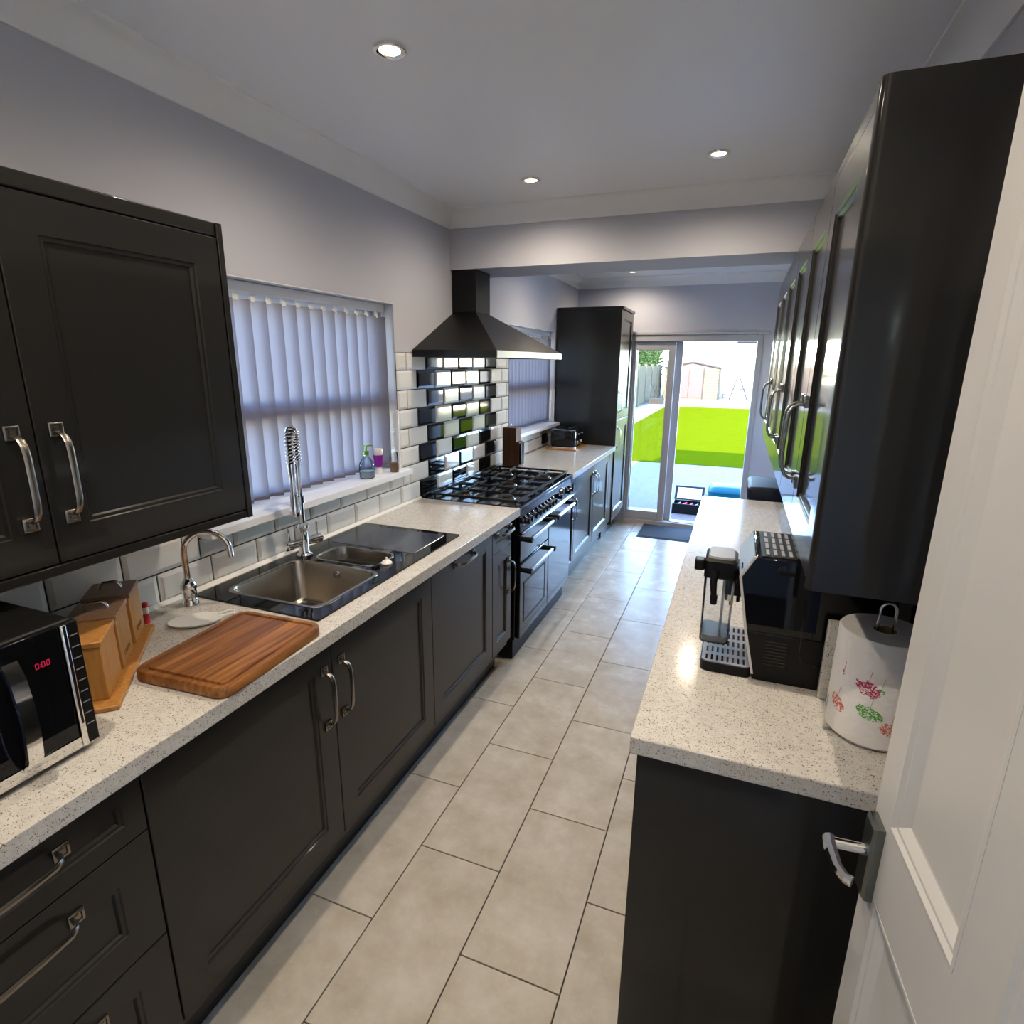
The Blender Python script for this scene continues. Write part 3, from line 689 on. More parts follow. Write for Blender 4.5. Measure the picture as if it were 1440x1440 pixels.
# chopping board
c = Vector((.468, .308)); ang = R(3.2)
t = thing('chopping_board', (c.x, c.y, .9102), 'rounded acacia chopping board with juice groove on the worktop', 'chopping board')
def cb_(i, z, rr=.035):
    P = []
    for x, y in rrect(0, 0, .142-i, .182-i, max(rr-i, .006), 7): P.append((c.x+x*math.cos(ang)-y*math.sin(ang), c.y+x*math.sin(ang)+y*math.cos(ang), z))
    return P
zt = .938
MB().loft([cb_(.004, .9102), cb_(0, .914), cb_(0, zt-.004), cb_(.003, zt), cb_(.016, zt), cb_(.0185, zt-.006), cb_(.0235, zt-.006), cb_(.026, zt), cb_(.028, zt)], True, True).build('board', BOARD, t, smooth=45)
# spoon rest
t = thing('spoon_rest', (.215, .41, .9102), 'white oval spoon rest dish beside the small tap', 'dish')
def ov(rx, ry, z): 
    return [(.215+math.cos(q)*rx*.75-math.sin(q)*ry*.66, .405+math.cos(q)*rx*.66+math.sin(q)*ry*.75, z) for q in (2*math.pi*k/28 for k in range(28))]
MB().loft([ov(.05, .032, .9102), ov(.068, .044, .916), ov(.072, .048, .922), ov(.068, .044, .9215), ov(.048, .03, .9135)], True, True).build('dish', WHITEP, t, smooth=50)
MB().tube([(.262, .448, .921), (.283, .478, .924), (.275, .492, .925), (.258, .485, .924), (.247, .460, .922)], .0035, 8).build('loop_handle', WHITEP, t, smooth=60)
# plug stopper / brush at the small bowl
t = thing('sink_plug', (.447, 1.04, .9167), 'white domed plug with black collar at the half bowl', 'plug')
MB().lathe((.452, 1.035), [(.020, .9167), (.021, .921), (.014, .929), (.005, .933), (.004, .942)], 18).build('dome', WHITEP, t, smooth=50)
MB().tube([(.445, .995, .922), (.440, .985, .922), (.438, .965, .921)], [.007, .008, .006], 10).build('collar', BLACKM, t, smooth=50)

# soap dispenser, tumbler and jar on the sill
sz = 1.1102
t = thing('soap_dispenser', (.0, 1.575, sz), 'clear soap bottle with green pump on the window sill', 'soap dispenser')
MB().lathe((0, 1.575), [(.030, sz), (.036, sz+.006), (.037, sz+.05), (.033, sz+.075), (.018, sz+.098), (.011, sz+.105), (.011, sz+.112)], 24).build('bottle', CLEAR, t, smooth=50)
MB().lathe((0, 1.575), [(.030, sz+.003), (.034, sz+.007), (.034, sz+.035)], 20).build('liquid', mat('blue_soap', (.45, .62, .75), .2), t, smooth=50)
pm = MB().lathe((0, 1.575), [(.015, sz+.112), (.0155, sz+.130), (.006, sz+.132), (.005, sz+.150)], 18).build('pump', GREEN, t, smooth=40)
MB().box(-.008, .010, 1.567, 1.583, sz+.150, sz+.158).tube([(.004, 1.580, sz+.154), (.012, 1.600, sz+.155), (.016, 1.612, sz+.150)], [.0045, .004, .0032], 8).build('nozzle', GREEN, pm, smooth=40)
t = thing('purple_tumbler', (-.015, 1.695, sz), 'purple toothbrush tumbler on a pale stand on the window sill', 'tumbler')
MB().lathe((-.015, 1.695), [(.017, sz), (.017, sz+.03), (.014, sz+.034)], 20).build('stand', WHITEP, t, smooth=40)
MB().lathe((-.015, 1.695), [(.018, sz+.0342), (.021, sz+.06), (.025, sz+.094), (.023, sz+.094), (.019, sz+.05)], 22).build('cup', PURPLE, t, smooth=40)
MB().lathe((-.015, 1.695), [(.022, sz+.0945), (.024, sz+.118), (.020, sz+.124)], 18).build('lid', mat('cream_lid', (.62, .55, .50), .5), t, smooth=40)
t = thing('clear_jar', (.030, 1.765, sz), 'small clear jar holding amber soap at the sill corner', 'jar')
MB().lathe((.030, 1.765), [(.020, sz), (.022, sz+.01), (.022, sz+.075), (.019, sz+.10)], 20, True, False).build('glass', CLEAR, t, smooth=40)
MB().lathe((.030, 1.765), [(.019, sz+.003), (.0195, sz+.01), (.0195, sz+.045), (.012, sz+.052)], 18).build('contents', AMBER, t, smooth=40)

# ------------------------------------------------------------------ range cooker
CY0, CY1 = 2.062, 3.082; CX = .600
t = thing('range_cooker', (.31, 2.57, 0), 'black dual fuel range cooker with gas hob and chrome rails', 'cooker')
MB().box(.035, CX-.02, CY0, CY1, .13, .888).build('body', BLACK, t, bevel=.003)
MB().box(.04, CX-.035, CY0+.01, CY1-.01, .012, .129).build('plinth', BLACKM, t)
for y in (CY0+.05, CY1-.05):
    for x in (.08, CX-.07): MB().cyl((x, y, 0), (x, y, .0118), .02).build('foot', BLACKM, t)
hob = MB().box(.035, CX+.004, CY0-.004, CY1+.004, .8885, .912).build('hob', BLACK, t, bevel=.004)
MB().box(.0125, .034, CY0, CY1, .8885, .935).build('rear_rail', BLACK, t, bevel=.003)
# control panel, slightly slanted
cpn = MB().prism([(CX-.0195, .765), (CX+.008, .765), (CX-.002, .887), (CX-.0195, .887)], 1, CY0, CY1).build('control_panel', BLACK, t, bevel=.003)
MB().cyl((CX+.012, CY0+.01, .762), (CX+.012, CY1-.01, .762), .006, n=12).build('chrome_strip', CHROME, t, smooth=40)
kn = MB().tube([(0, 0, 0), (.006, 0, 0), (.0065, 0, 0), (.024, 0, 0), (.027, 0, 0)], [.0235, .0235, .018, .0165, .013], 18).box(.022, .032, -.0035, .0035, -.016, .016).mesh('knob', BLACK, 40)
cap = MB().tube([(.0005, 0, 0), (.004, 0, 0)], [.0265, .0265], 20).mesh('bezel', CHROME, 40)
for y in (2.14, 2.20, 2.27, 2.345, 2.405, 2.465, 2.525, 2.585, 2.645):
    k_ = link('knob', kn, cpn, (CX+.0035, y, .820), (0, R(5), 0)); link('bezel', cap, k_, (CX+.0035, y, .820))
ck = MB().tube([(CX+.002, 2.86, .828), (CX+.012, 2.86, .828)], [.034, .030], 24).build('clock', CHROME, cpn, smooth=40)
MB().tube([(CX+.0122, 2.86, .828), (CX+.016, 2.86, .828)], [.026, .024], 24).build('clock_face', BLACKM, ck, smooth=40)
for y in (2.77, 2.95, 3.02):
    link('knob', kn, cpn, (CX+.0035, y, .820), (0, R(5), 0))
def oven(name, y0, y1, z0, z1, win):
    d = MB().box(CX-.0195, CX+.008, y0, y1, z0, z1).build(name, BLACK, t, bevel=.004)
    if win:
        a, b_, c_, e = win
        MB().box(CX+.0081, CX+.0095, a, b_, c_, e).build('window', GLASSB, d)
        MB().box(CX+.0081, CX+.011, a-.012, a, c_-.012, e+.012).box(CX+.0081, CX+.011, b_, b_+.012, c_-.012, e+.012).box(CX+.0081, CX+.011, a, b_, e, e+.012).box(CX+.0081, CX+.011, a, b_, c_-.012, c_).build('window_trim', BLACKM, d)
    return d
def rail(d, y0, y1, z):
    MB().cyl((CX+.052, y0, z), (CX+.052, y1, z), .0105, n=16).build('rail', CHROME, d, smooth=40)
    for y in (y0, y1):
        MB().tube([(CX+.0085, y, z), (CX+.040, y, z), (CX+.066, y, z)], [.014, .016, .016], 14).build('bracket', BLACKM, d, smooth=40)
ym = 2.572
d = oven('grill_door', CY0+.006, ym-.004, .595, .752, None); rail(d, CY0+.04, ym-.04, .725)
d = oven('oven_door', CY0+.006, ym-.004, .142, .588, (CY0+.075, ym-.075, .235, .455)); rail(d, CY0+.04, ym-.04, .545)
d = oven('tall_oven_door', ym+.004, CY1-.006, .142, .752, None); rail(d, ym+.04, CY1-.06, .725)
# pan supports and burners on the hob
bx = [(.20, 2.22), (.46, 2.22), (.33, 2.57), (.20, 2.88), (.46, 2.88)]
for i, (x, y) in enumerate(bx):
    r_ = .05 if i == 2 else (.036 if i in (0, 3) else .044)
    bu = MB().lathe((x, y), [(r_*1.25, .9122), (r_*1.2, .916), (r_, .918), (r_, .926)], 22).build('burner', STEEL, hob, smooth=40)
    MB().lathe((x, y), [(r_*.92, .9262), (r_*.92, .931), (r_*.7, .934)], 22).build('burner_cap', IRON, bu, smooth=40)
for g0 in (CY0+.025, CY0+.352, CY0+.679):
    g1 = g0+.318; z = .938; mb = MB()
    for x in (.075, .325, .575): mb.box(x-.006, x+.006, g0, g1, z-.012, z)
    for y in (g0, g1-.012): mb.box(.075, .575, y, y+.012, z-.012, z)
    gm = (g0+g1)/2
    for xc in (.20, .455):
        for q in range(4):
            a = R(90*q); ux, uy = math.cos(a), math.sin(a)
            mb.box(min(xc+ux*.03, xc+ux*.125)-.004*abs(uy), max(xc+ux*.03, xc+ux*.125)+.004*abs(uy), min(gm+uy*.03, gm+uy*.155)-.004*abs(ux), max(gm+uy*.03, gm+uy*.155)+.004*abs(ux), z-.010, z+.004)
    for x in (.08, .57):
        for y in (g0+.006, g1-.006): mb.box(x-.005, x+.005, y-.005, y+.005, .9123, z-.011)
    mb.build('pan_support', IRON, hob)

# ------------------------------------------------------------------ cooker hood
t = thing('cooker_hood', (.24, 2.58, 1.675), 'black chimney cooker hood with steel front strip', 'cooker hood')
HY0, HY1, HX = 2.012, 3.133, .488
cA = [(.011, 2.487), (.160, 2.487), (.160, 2.690), (.011, 2.690)]
rim = [(.011, HY0), (HX, HY0), (HX, HY1), (.011, HY1)]
MB().loft([at(rim, 1.677), at(rim, 1.714), at(cA, 1.932)], False, False).build('canopy', BLACKM, t)
MB().loft([at(cA, 1.933), at(cA, 2.166)], True, True).build('chimney', BLACKM, t, bevel=.002)
fs = MB().box(HX+.0003, HX+.004, HY0+.002, HY1-.002, 1.678, 1.711).build('front_strip', mat('hood_steel', (.30, .275, .25), .42, metal=1.), t)
MB().box(HX+.0041, HX+.0048, 2.60, 2.645, 1.691, 1.697).box(HX+.0041, HX+.0048, 2.652, 2.70, 1.691, 1.697).build('badge', BLACKM, fs)
MB().box(.02, HX-.01, HY0+.01, HY1-.01, 1.684, 1.688).build('filter', STEEL, t)

# knife block
t = thing('knife_block', (.115, 3.20, .9102), 'dark wooden knife block behind the cooker corner', 'knife block')
MB().box(.060, .165, 3.145, 3.245, .9102, 1.20).build('block', WALNUT, t, bevel=.003)
MB().box(.1655, .185, 3.150, 3.24, .9102, 1.10).build('front_step', WALNUT, t, bevel=.002)
for k in range(3): MB().box(.1852, .200, 3.160+.027*k, 3.175+.027*k, .935, 1.09).build('knife_handle', BLACKM, t, bevel=.003)
MB().tube([(.11, 3.175, 1.20), (.11, 3.175, 1.215), (.11, 3.185, 1.225), (.11, 3.195, 1.215), (.11, 3.195, 1.20)], .003, 8).build('hook', STEEL, t, smooth=60)

# toaster on a board
t = thing('serving_board', (.215, 4.31, .9102), 'thin wooden board under the toaster', 'board')
MB().box(.075, .355, 4.12, 4.50, .9102, .922).build('board', BAMBOO, t, bevel=.003)
t = thing('toaster', (.215, 4.31, .9225), 'black retro toaster with chrome trim in front of the tall cabinet', 'toaster')
def tl(i, z): return at(rrect(.215, 4.31, .115-i, .155-i, .04, 5), z)
MB().loft([tl(.004, .937), tl(0, .945), tl(0, 1.065), tl(.012, 1.088), tl(.03, 1.094)]).build('shell', BLACK, t, smooth=45)
MB().loft([tl(-.002, .9225), tl(-.002, .936)]).build('base_trim', CHROME, t, smooth=45)
MB().tube([(x, y, 1.085) for x, y in rrect(.215, 4.31, .103, .143, .035, 5)], .003, 8, True).build('top_trim', CHROME, t, smooth=60)
for x in (.165, .265): MB().box(x-.016, x+.016, 4.22, 4.40, 1.0945, 1.0955).build('slot', BLACKM, t)
for y in (4.25, 4.37):
    MB().box(.3305, .346, y-.014, y+.014, 1.040, 1.052).build('lever', CHROME, t, bevel=.002)
    MB().cyl((.3305, y, .975), (.341, y, .975), .014, .011, 16).build('dial', CHROME, t, smooth=40)
t = thing('wall_socket', (.012, 4.28, .96), 'black double socket with plug below the far window', 'socket')
MB().box(.0105, .018, 4.20, 4.345, .945, 1.03).build('plate', BLACKM, t, bevel=.002)
MB().box(.0182, .05, 4.225, 4.270, .962, 1.008).build('plug', BLACKM, t, bevel=.004)
MB().tube([(.045, 4.248, .965), (.055, 4.245, .94), (.075, 4.24, .926), (.10, 4.24, .927)], .0035, 8).build('cable', BLACKM, t, smooth=60)

# ------------------------------------------------------------------ right worktop: coffee machine, paper roll
t = thing('coffee_machine', (1.82, .80, .91), 'black bean to cup coffee machine with clear milk jug', 'coffee machine')
MY0, MY1 = .688, .925
side = [(1.722, .9103), (2.03, .9103), (2.03, 1.222), (1.700, 1.222), (1.672, 1.170)]
lowp = [(1.722, .9103), (2.03, .9103), (2.03, 1.035), (1.697, 1.035), (1.7155, .945)]
upp = [(1.697, 1.0355), (2.03, 1.0355), (2.03, 1.222), (1.700, 1.222), (1.672, 1.170)]
MB().prism(lowp, 1, MY0, MY1).build('lower_body', BLACKM, t, bevel=.003)
MB().prism(upp, 1, MY0, MY1).build('upper_body', GLASSB, t, bevel=.003)
for y in (MY0-.001, MY1-.004):
    lo = []
    for (x, z) in ((1.7225, .925), (1.697, 1.035), (1.672, 1.170), (1.700, 1.2225)): lo.append([(x-.004, y, z), (x+.002, y, z), (x+.002, y+.005, z), (x-.004, y+.005, z)])
    MB().loft(lo).build('edge_trim', GLINT, t)
# slanted control panel with display
cx0, cz0, cx1, cz1 = 1.6712, 1.1725, 1.6985, 1.2215
nx, nz = -(cz1-cz0), (cx1-cx0); l_ = math.hypot(nx, nz); nx /= l_; nz /= l_
pl = MB().loft([[(cx0+nx*d, y, cz0+nz*d), (cx1+nx*d, y, cz1+nz*d)][::1] + [(cx1+nx*(d+.003), y, cz1+nz*(d+.003)), (cx0+nx*(d+.003), y, cz0+nz*(d+.003))] for d, y in ((.0002, MY0+.006), (.0002, MY1-.006))]).build('control_panel', SCREEN, t)
for k in range(5):
    y = MY0+.02+k*.008; q = .2
    MB().cyl((cx0+.006+nx*.0035, y, cz0+.011+nz*.0035), (cx0+.006+nx*.005, y, cz0+.011+nz*.005), .0026, n=10).build('button', BLACKM, pl)
# cup warmer grille
gr = MB().box(1.712, 2.0, MY0+.010, MY1-.010, 1.2221, 1.2235).build('cup_warmer', BLACKM, t)
mb = MB()
for i in range(16):
    for j in range(4):
        x = 1.722+i*.0165; y = MY0+.020+j*.051; mb.box(x, x+.007, y, y+.040, 1.2236, 1.2262)
mb.build('warmer_rib', GREYP, gr)
mb = MB()
for k in range(8): mb.box(1.742, 1.790, MY0-.0008, MY0-.0001, .955+.0085*k, .9585+.0085*k)
mb.build('side_vent', BLACK, t)
MB().tube([(1.815, MY0-.0004, 1.13), (1.817, MY0-.0004, .995), (1.825, MY0-.0004, .978), (1.845, MY0-.0004, .972), (1.98, MY0-.0004, .968)], .0012, 6).build('panel_seam', BLACK, t)
# drip tray
MB().loft([at(rrect(1.660, (MY0+MY1)/2, .060, (MY1-MY0)/2, .018, 5), z) for z in (.9103, .934)]).build('drip_tray', BLACKM, t, smooth=40)
gd = MB().loft([at(rrect(1.660, (MY0+MY1)/2, .057, (MY1-MY0)/2-.003, .016, 5), z) for z in (.9342, .937)]).build('drip_grid', GREYP, t, smooth=40)
mb = MB()
for i in range(8):
    for j in range(5): mb.box(1.612+i*.0125, 1.6165+i*.0125, MY0+.012+j*.045, MY0+.040+j*.045, .9371, .9374)
mb.build('grid_slot', BLACK, gd)
# milk jug with lid, frother and spout
jx, jy = 1.626, .770
def jl(i, z, k=0): return at(rrect(jx+k, jy, .036-i, .052-i, .012, 4), z)
MB().loft([jl(.003, .972), jl(.001, .976), jl(0, 1.145)], True, False).build('milk_jug', CLEAR, t, smooth=40)
MB().loft([jl(.006, .9745), jl(.005, .976), jl(.0045, .990)]).build('jug_base', GREYP, t, smooth=40)
ld = MB().loft([jl(-.002, 1.1455), jl(-.002, 1.188), jl(.004, 1.194)]).build('jug_lid', BLACKM, t, smooth=40)
MB().loft([jl(.006, 1.1942), jl(.008, 1.199)]).build('lid_top', GREYP, ld, smooth=40)
MB().box(jx-.062, jx-.038, jy-.045, jy-.012, 1.158, 1.186).build('froth_dial', BLACKM, ld, bevel=.004)
MB().tube([(jx-.012, jy-.052, 1.165), (jx-.014, jy-.062, 1.14), (jx-.010, jy-.066, 1.105)], [.010, .009, .007], 10).tube([(jx-.010, jy-.066, 1.108), (jx-.009, jy-.067, 1.085)], [.0095, .0075], 12).build('milk_spout', BLACKM, ld, smooth=50)
MB().cyl((jx+.012, jy, 1.144), (jx+.012, jy, .982), .0035, n=10).build('suction_tube', WHITEP, ld, smooth=40)
MB().box(jx+.0385, 1.673, jy-.03, jy+.03, 1.13, 1.165).build('bracket', BLACKM, t, bevel=.003)
sp = MB().loft([at(rrect(1.664, .858, .024, .030, .012, 4), z) for z in (1.065, 1.148)]).build('coffee_spout', BLACKM, t, smooth=40)
MB().loft([at(rrect(1.662, .858, .019, .022, .009, 4), z) for z in (1.045, 1.0648)]).build('spout_band', CHROME, sp, smooth=40)
for y in (.848, .868): MB().cyl((1.660, y, 1.0448), (1.660, y, 1.030), .006, .005, 10).build('nozzle', BLACKM, sp, smooth=40)

# speckled stone board leaning behind the roll
t = single('stone_board', MB().box(1.862, 2.02, .655, .673, .9102, 1.103), WT, (1.94, .664, .9102), 'grey speckled upright board between coffee machine and paper roll', 'board', bevel=.003)
# small bottle at the wall
t = thing('spray_bottle', (2.055, .60, .9102), 'clear dark bottle against the wall behind the paper roll', 'bottle')
MB().lathe((2.058, .60), [(.024, .9102), (.026, .915), (.026, 1.05), (.012, 1.09)], 18, True, False).build('bottle', thin('dark_clear', (.55, .58, .66), .06), t, smooth=40)
MB().lathe((2.058, .60), [(.013, 1.0905), (.013, 1.118), (.009, 1.122)], 16).build('cap', LIDB, t, smooth=40)

# kitchen roll
KX, KY = 1.945, .562; RR = .080
t = thing('paper_towel_holder', (KX, KY, .9102), 'chrome wire kitchen roll holder with looped top', 'roll holder')
MB().tube([(KX+.070*math.cos(a), KY+.070*math.sin(a), .914) for a in (2*math.pi*k/32 for k in range(32))], .0032, 8, True).build('base_ring', CHROME, t, smooth=60)
MB().tube([(KX-.070, KY, .914), (KX-.014, KY, .914)], .003, 8).tube([(KX+.070, KY, .914), (KX+.014, KY, .914)], .003, 8).build('base_bar', CHROME, t, smooth=60)
lp = [(KX-.014, KY, .914), (KX-.014, KY, 1.05), (KX-.014, KY, 1.182)] + [(KX-.014*math.cos(R(a)), KY, 1.182+.016*math.sin(R(a))) for a in range(20, 161, 20)] + [(KX+.014, KY, 1.182), (KX+.014, KY, 1.05), (KX+.014, KY, .914)]
MB().tube(lp, .003, 8).build('loop_post', CHROME, t, smooth=60)
sa = [(KX-.066, KY-.024, .914), (KX-.085, KY-.030, .914), (KX-.087, KY-.031, .950), (KX-.0865, KY-.031, .985), (KX-.0855, KY-.025, .990)]
MB().tube([(x, y, z) for x, y, z in sa], .0026, 8).build('tear_arm', CHROME, t, smooth=60)
t = thing('paper_roll', (KX, KY, .9176), 'white kitchen roll printed with red and green flowers', 'paper roll')
MB().lathe((KX, KY), [(.0205, .9176), (RR-.003, .9176), (RR, .921), (RR, 1.138), (RR-.003, 1.142), (.0215, 1.142), (.0205, 1.14)], 48, False, False).build('paper', PAPER, t, smooth=40)
MB().lathe((KX, KY), [(.0203, .918), (.0203, 1.1415), (.0190, 1.1415), (.0190, .918)], 28, False, False).build('core', PAPERTUBE, t, smooth=40)
def flower(th0, zc, w_, h_, m_, n_, up_):
    mb = MB(); rr_ = RR+.0004
    def put(a, z, la, lz, sk):
        P = []
        for i, j in ((-1, 0), (0, -1), (1, 0), (0, 1)):
            th = a+(i*la+sk*j*lz)/RR; P.append((KX+rr_*math.cos(th), KY+rr_*math.sin(th), z+j*lz+sk*i*la))
        mb.add(P, [(0, 1, 2, 3)])
    for k in range(n_):
        q = random.random()*2*math.pi; r_ = math.sqrt(random.random()); put(th0+r_*math.cos(q)*w_/RR, zc+r_*math.sin(q)*h_+r_*math.cos(q)*-.006, random.uniform(.0012, .003), random.uniform(.0011, .0022), random.uniform(-.6, .6))
    for k in range(8): put(th0+.002*k/RR*.2, zc+(h_+.003*k)*up_, .0006, .0018, 0)
    return mb.build('printed_flower', m_, t)
tf = math.atan2(CAM.y-KY, CAM.x-KX)
flower(tf-.12, 1.044, .022, .016, PINK, 150, 1); flower(tf-.0, .992, .024, .014, LEAFP, 160, 1); flower(tf+.16, 1.047, .006, .004, LEAFP, 8, 1)
flower(tf+.50, .963, .019, .015, CORAL, 120, 1); flower(tf-.80, .985, .018, .015, CORAL, 120, 1); flower(tf+1.25, 1.03, .014, .012, PINK, 60, 1); flower(tf-.75, 1.055, .003, .003, PINK, 5, 1)

# bin beyond the end of the right worktop
t = thing('storage_bin', (1.905, 3.0, 0), 'dark storage bin with navy lid past the end of the right worktop', 'bin')
def bl(i, z): return at(rrect(1.905, 3.0, .172-i, .19-i, .03, 4), z)
MB().loft([bl(.03, .0), bl(.02, .02), bl(.004, .90)]).build('body', BINB, t, smooth=40)
MB().loft([bl(-.004, .901), bl(-.006, .955), bl(.004, .968), bl(.02, .972)]).build('lid', LIDB, t, smooth=40)

# door mat
single('door_mat', MB().loft([at(rrect(1.19, 5.04, .37, .25, .01, 3), .0003), at(rrect(1.19, 5.04, .37, .25, .01, 3), .004), at(rrect(1.19, 5.04, .345, .225, .01, 3), .006), at(rrect(1.19, 5.04, .34, .22, .01, 3), .009)]), MATM, (1.19, 5.04, .0003), 'dark blue grey door mat in front of the open patio door', 'mat')

# ------------------------------------------------------------------ recessed ceiling lights
ring = MB().lathe((0, 0), [(.030, -.001), (.030, -.004), (.036, -.007), (.044, -.006), (.0455, -.0005), (.0455, 0)], 32, False, False).mesh('bezel', CHROME, 50)
lens = MB().lathe((0, 0), [(.0295, -.0012), (.028, -.0035), (.018, -.006), (.006, -.0068)], 28).mesh('bulb', LENS, 60)
def downlight(x, y, label):
    t = thing('downlight', (x, y, H), label, 'ceiling light', 'recessed ceiling spotlights')
    link('bezel', ring, t, (x, y, H)); link('bulb', lens, t, (x, y, H))
    ld = bpy.data.lights.new('spot', 'SPOT'); lo = bpy.data.objects.new('spot', ld); COL.objects.link(lo); lo.parent = t; lo.location = (0, 0, -.010)
    ld.energy = LAMP_W; ld.color = LAMP_C; ld.spot_size = R(165); ld.spot_blend = 1.0; ld.shadow_soft_size = .016
for x, y, l in ((.652, .874, 'lit ceiling spotlight nearest the camera on the sink side'), (1.454, .80, 'lit ceiling spotlight above the coffee machine side, just above the picture'),
                (.633, 2.075, 'lit ceiling spotlight in front of the beam on the cooker side'), (1.454, 2.0, 'lit ceiling spotlight in front of the beam on the right'),
                (.607, 4.95, 'lit ceiling spotlight beyond the beam near the tall cabinet'), (.607, 3.62, 'added ceiling spotlight hidden behind the beam on the cooker side'), (1.454, 3.62, 'added ceiling spotlight hidden behind the beam on the right'),  # the pair behind the beam is added to brighten the far worktop
                (.652, -.33, 'added unseen ceiling spotlight over the microwave end'), (1.454, -.33, 'added unseen ceiling spotlight by the white door')):  # this pair is added too, out of view behind the frame edge
    downlight(x, y, l)

# ------------------------------------------------------------------ garden
GZ = -.06
struct('patio', MB().box(-3.2, 8, YB+.27, 9.7, GZ-.2, GZ), PATIO)
struct('side_path', MB().box(-3.2, -.281, -6, YB+.27, GZ-.2, GZ), PATIO)
struct('lawn', MB().box(-1.15, 8, 9.7, 24.2, GZ-.2, GZ+.01), LAWN)
mb = MB(); mb.box(-3.2, -1.15, 9.7, 24.2, GZ-.2, GZ); mb.box(-9, 14, 24.2, 60, GZ-.2, GZ)
struct('gravel', mb, GRAVEL)
# left boundary fence: panels of boards between posts
bd = MB(); ln = 1.78
for k in range(12): bd.box(-.012, .012, .02+k*.148, .02+k*.148+.118, .06, 1.62)
bdm = bd.mesh('boards', FENCE)
rlm = MB().box(-.035, -.013, 0, ln, .28, .36).box(-.035, -.013, 0, ln, 1.30, 1.38).mesh('rail', FENCE)
psm = MB().box(-.05, .05, -.05, .05, 0, 1.70).mesh('post', FENCE)
fn = 0
for k in range(14):
    y = 4.4 + k*1.9
    t = thing('fence_panel', (-2.25, y, GZ), 'timber fence panel on the left of the garden, %s from the house' % ['first', 'second', 'third', 'fourth', 'fifth', 'sixth', 'seventh', 'eighth', 'ninth', 'tenth', 'eleventh', 'twelfth', 'thirteenth', 'fourteenth'][k], 'fence', 'garden fence panels')
    link('boards', bdm, t, (-2.25, y+.06, GZ))['kind'] = 'stuff'; link('rail', rlm, t, (-2.25, y+.06, GZ)); link('post', psm, t, (-2.25, y, GZ))
# hedge beyond the fence
t = thing('hedge', (-3.8, 27, GZ), 'bright green leafy hedge above the garden fence', 'hedge')
hm = MB().loft([[(-5.0, 19.2, GZ), (-2.7, 19.2, GZ), (-2.7, 34, GZ), (-5.0, 34, GZ)], [(-4.8, 19.4, 3.3), (-2.9, 19.4, 3.2), (-2.9, 33.8, 3.2), (-4.8, 33.8, 3.3)]])
hm.build('core', LEAF, t)
mb = MB()
for k in range(9000):
    face = random.random(); y = random.uniform(19.1, 34)
    if face < .72: x, z = -2.75 + random.uniform(-.2, .22), random.uniform(1.0, 3.4)
    else: x, z = random.uniform(-5.0, -2.7), random.uniform(3.1, 3.5)
    s = random.uniform(.05, .11); a = Vector((random.gauss(0, 1), random.gauss(0, 1), random.gauss(0, 1))).normalized(); b_ = a.orthogonal().normalized()
    p = Vector((x, y, z)); mb.add([p-a*s, p+b_*s*.5, p+a*s, p-b_*s*.5], [(0, 1, 2, 3)])
o = mb.build('leaves', LEAF, t); o['kind'] = 'stuff'
# shed
SY = 29.8
t = thing('garden_shed', (-.62, SY+1, GZ), 'pale timber garden shed with pink door at the end of the lawn', 'shed')
xs0, xs1, xm = -1.95, .68, -.64
MB().box(xs0, xs1, SY+.02, SY+2.0, GZ, 1.46).build('walls', SHEDB, t)
MB().prism([(xs0, 1.461), (xs1, 1.461), (xm, 1.73)], 1, SY+.02, SY+2.0).build('gable', SHEDP, t)
mb = MB(); mb.prism([(xs0-.08, 1.44), (xm, 1.735), (xs1+.08, 1.44), (xs1+.08, 1.50), (xm, 1.80), (xs0-.08, 1.50)], 1, SY-.06, SY+2.1); mb.build('roof', SHEDT, t)
for xa, xb in ((-1.42, -.77), (-.76, -.10)):
    d = MB().box(xa, xb, SY-.02, SY+.0195, .02, 1.40).build('door', SHEDP, t, bevel=.01)
MB().cyl((-.70, SY-.05, .72), (-.70, SY-.021, .72), .03).build('knob', SHEDT, d)
MB().box(-.10, -.04, SY-.025, SY+.0195, GZ, 1.45).build('door_post', SHEDT, t)
bm_ = MB().box(0, .70, -.014, .0, 0, .125).mesh('board', SHEDB)
for k in range(10): link('board', bm_, t, (-.035, SY+.015, .03+.143*k), (R(-7), 0, 0))
MB().box(xs1-.05, xs1+.01, SY-.02, SY+.0195, GZ, 1.45).build('corner_post', SHEDT, t)
# rear boundary wall and pale house behind
struct('wall_garden', MB().box(-1.9, 14, 33.2, 33.5, GZ, 2.0), RENDERW)
t = thing('far_house', (5, 44, GZ), 'pale rendered house with slate roof beyond the garden wall', 'house')
MB().box(.2, 10, 42, 50, GZ, 5.2).build('wall', RENDERW, t)
MB().prism([(41.6, 5.2), (50.4, 5.2), (46, 7.6)], 0, -.1, 10.3).build('roof', ROOFT, t)
for x in (1.2, 3.2, 5.4): MB().box(x, x+1.2, 41.96, 41.999, 3.0, 4.2).build('window', GLASSB, t)
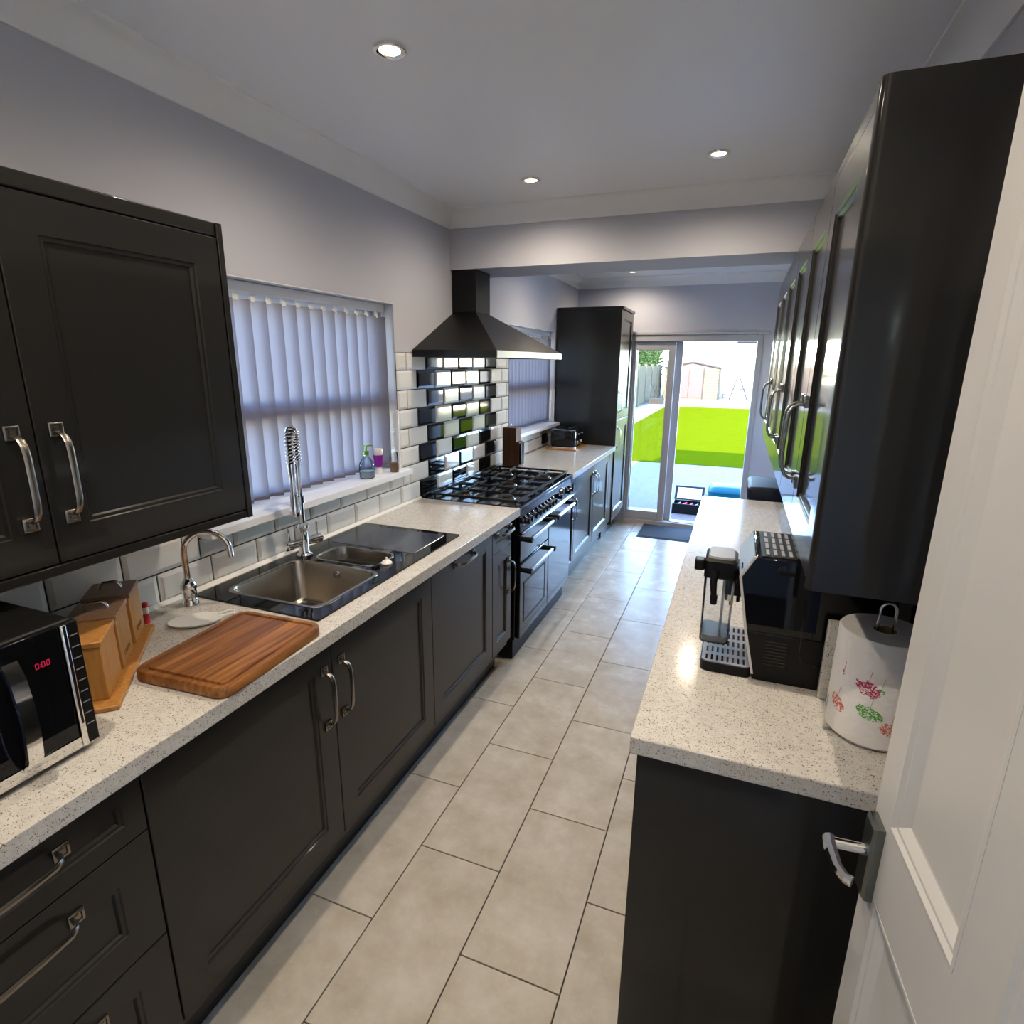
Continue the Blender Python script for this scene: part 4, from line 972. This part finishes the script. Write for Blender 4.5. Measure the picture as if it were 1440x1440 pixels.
# A-frame trestle in front of the wall
t = thing('trestle', (1.65, 31.2, GZ), 'dark A-frame trestle by the rear garden wall', 'trestle')
for dx in (-.42, .42):
    MB().cyl((1.62+dx, 31.0, GZ), (1.55+dx*.1, 31.2, 1.05), .03, n=8).build('leg', IRON, t)
    MB().cyl((1.62+dx, 31.7, GZ), (1.55+dx*.1, 31.3, 1.05), .03, n=8).build('leg', IRON, t)
MB().box(1.30, 1.90, 31.05, 31.15, .42, .48).build('crossbar', IRON, t)
t = thing('garden_bench', (.95, 30.6, GZ), 'low wooden plank seat beside the shed', 'bench')
MB().box(.82, 1.28, 30.4, 30.7, .16, .20).build('seat', SHEDT, t); 
for x in (.86, 1.20): MB().box(x, x+.05, 30.42, 30.68, GZ, .159).build('leg', SHEDT, t)
# open tool box and turquoise lid on the patio
t = thing('tool_box', (1.17, 6.25, GZ), 'open black tool box with red tools just outside the door', 'tool box')
mb = MB(); x0, x1, y0, y1 = 1.02, 1.36, 6.12, 6.34
mb.box(x0, x1, y0, y1, GZ, GZ+.015).box(x0, x0+.012, y0, y1, GZ+.015, .06).box(x1-.012, x1, y0, y1, GZ+.015, .06).box(x0+.012, x1-.012, y0, y0+.012, GZ+.015, .06).box(x0+.012, x1-.012, y1-.012, y1, GZ+.015, .06)
mb.build('tray', BLACKM, t)
lidp = MB(); lidp.loft([[(x0, y1+.002, .062), (x1, y1+.002, .062), (x1, y1+.015, .062), (x0, y1+.015, .062)], [(x0, y1+.13, .21), (x1, y1+.13, .21), (x1, y1+.145, .205), (x0, y1+.145, .205)]])
li = lidp.build('lid', BLACKM, t)
MB().loft([[(x0+.03, y1+.012, .078), (x1-.03, y1+.012, .078), (x1-.03, y1+.0135, .078), (x0+.03, y1+.0135, .078)], [(x0+.03, y1+.112, .19), (x1-.03, y1+.112, .19), (x1-.03, y1+.1135, .19), (x0+.03, y1+.1135, .19)]]).build('lining', WHITEP, li)
for k in range(4):
    MB().cyl((1.06+.07*k, 6.15, .03+.01*(k % 2)), (1.10+.07*k, 6.30, .035), .012, n=8).build('tool', REDP if k in (1, 2) else STEEL, t)
t = thing('turquoise_case', (1.62, 7.2, GZ), 'rounded turquoise plastic case lying on the patio', 'case')
def tc_(i, z): return at(rrect(1.64, 7.2, .26-i, .22-i, .08, 5), z)
MB().loft([tc_(.02, GZ), tc_(0, GZ+.02), tc_(0, GZ+.10)]).build('base', BLUEP, t, smooth=40)
MB().loft([tc_(-.006, GZ+.1005), tc_(-.006, GZ+.115), tc_(.03, GZ+.165), tc_(.09, GZ+.18)]).build('cover', BLUEP, t, smooth=40)
# low planter by the fence
t = thing('garden_planter', (-1.75, 25.6, GZ), 'low timber planter with bare dark stems by the garden fence', 'planter')
MB().box(-2.05, -1.45, 25.3, 25.9, GZ, .18).build('box', SHEDT, t)
for k in range(7):
    x = -2.0+.08*k; MB().tube([(x, 25.6, .18), (x+random.uniform(-.08, .08), 25.6, .45), (x+random.uniform(-.2, .2), 25.55, random.uniform(.6, .95))], .012, 5).build('stem', IRON, t)
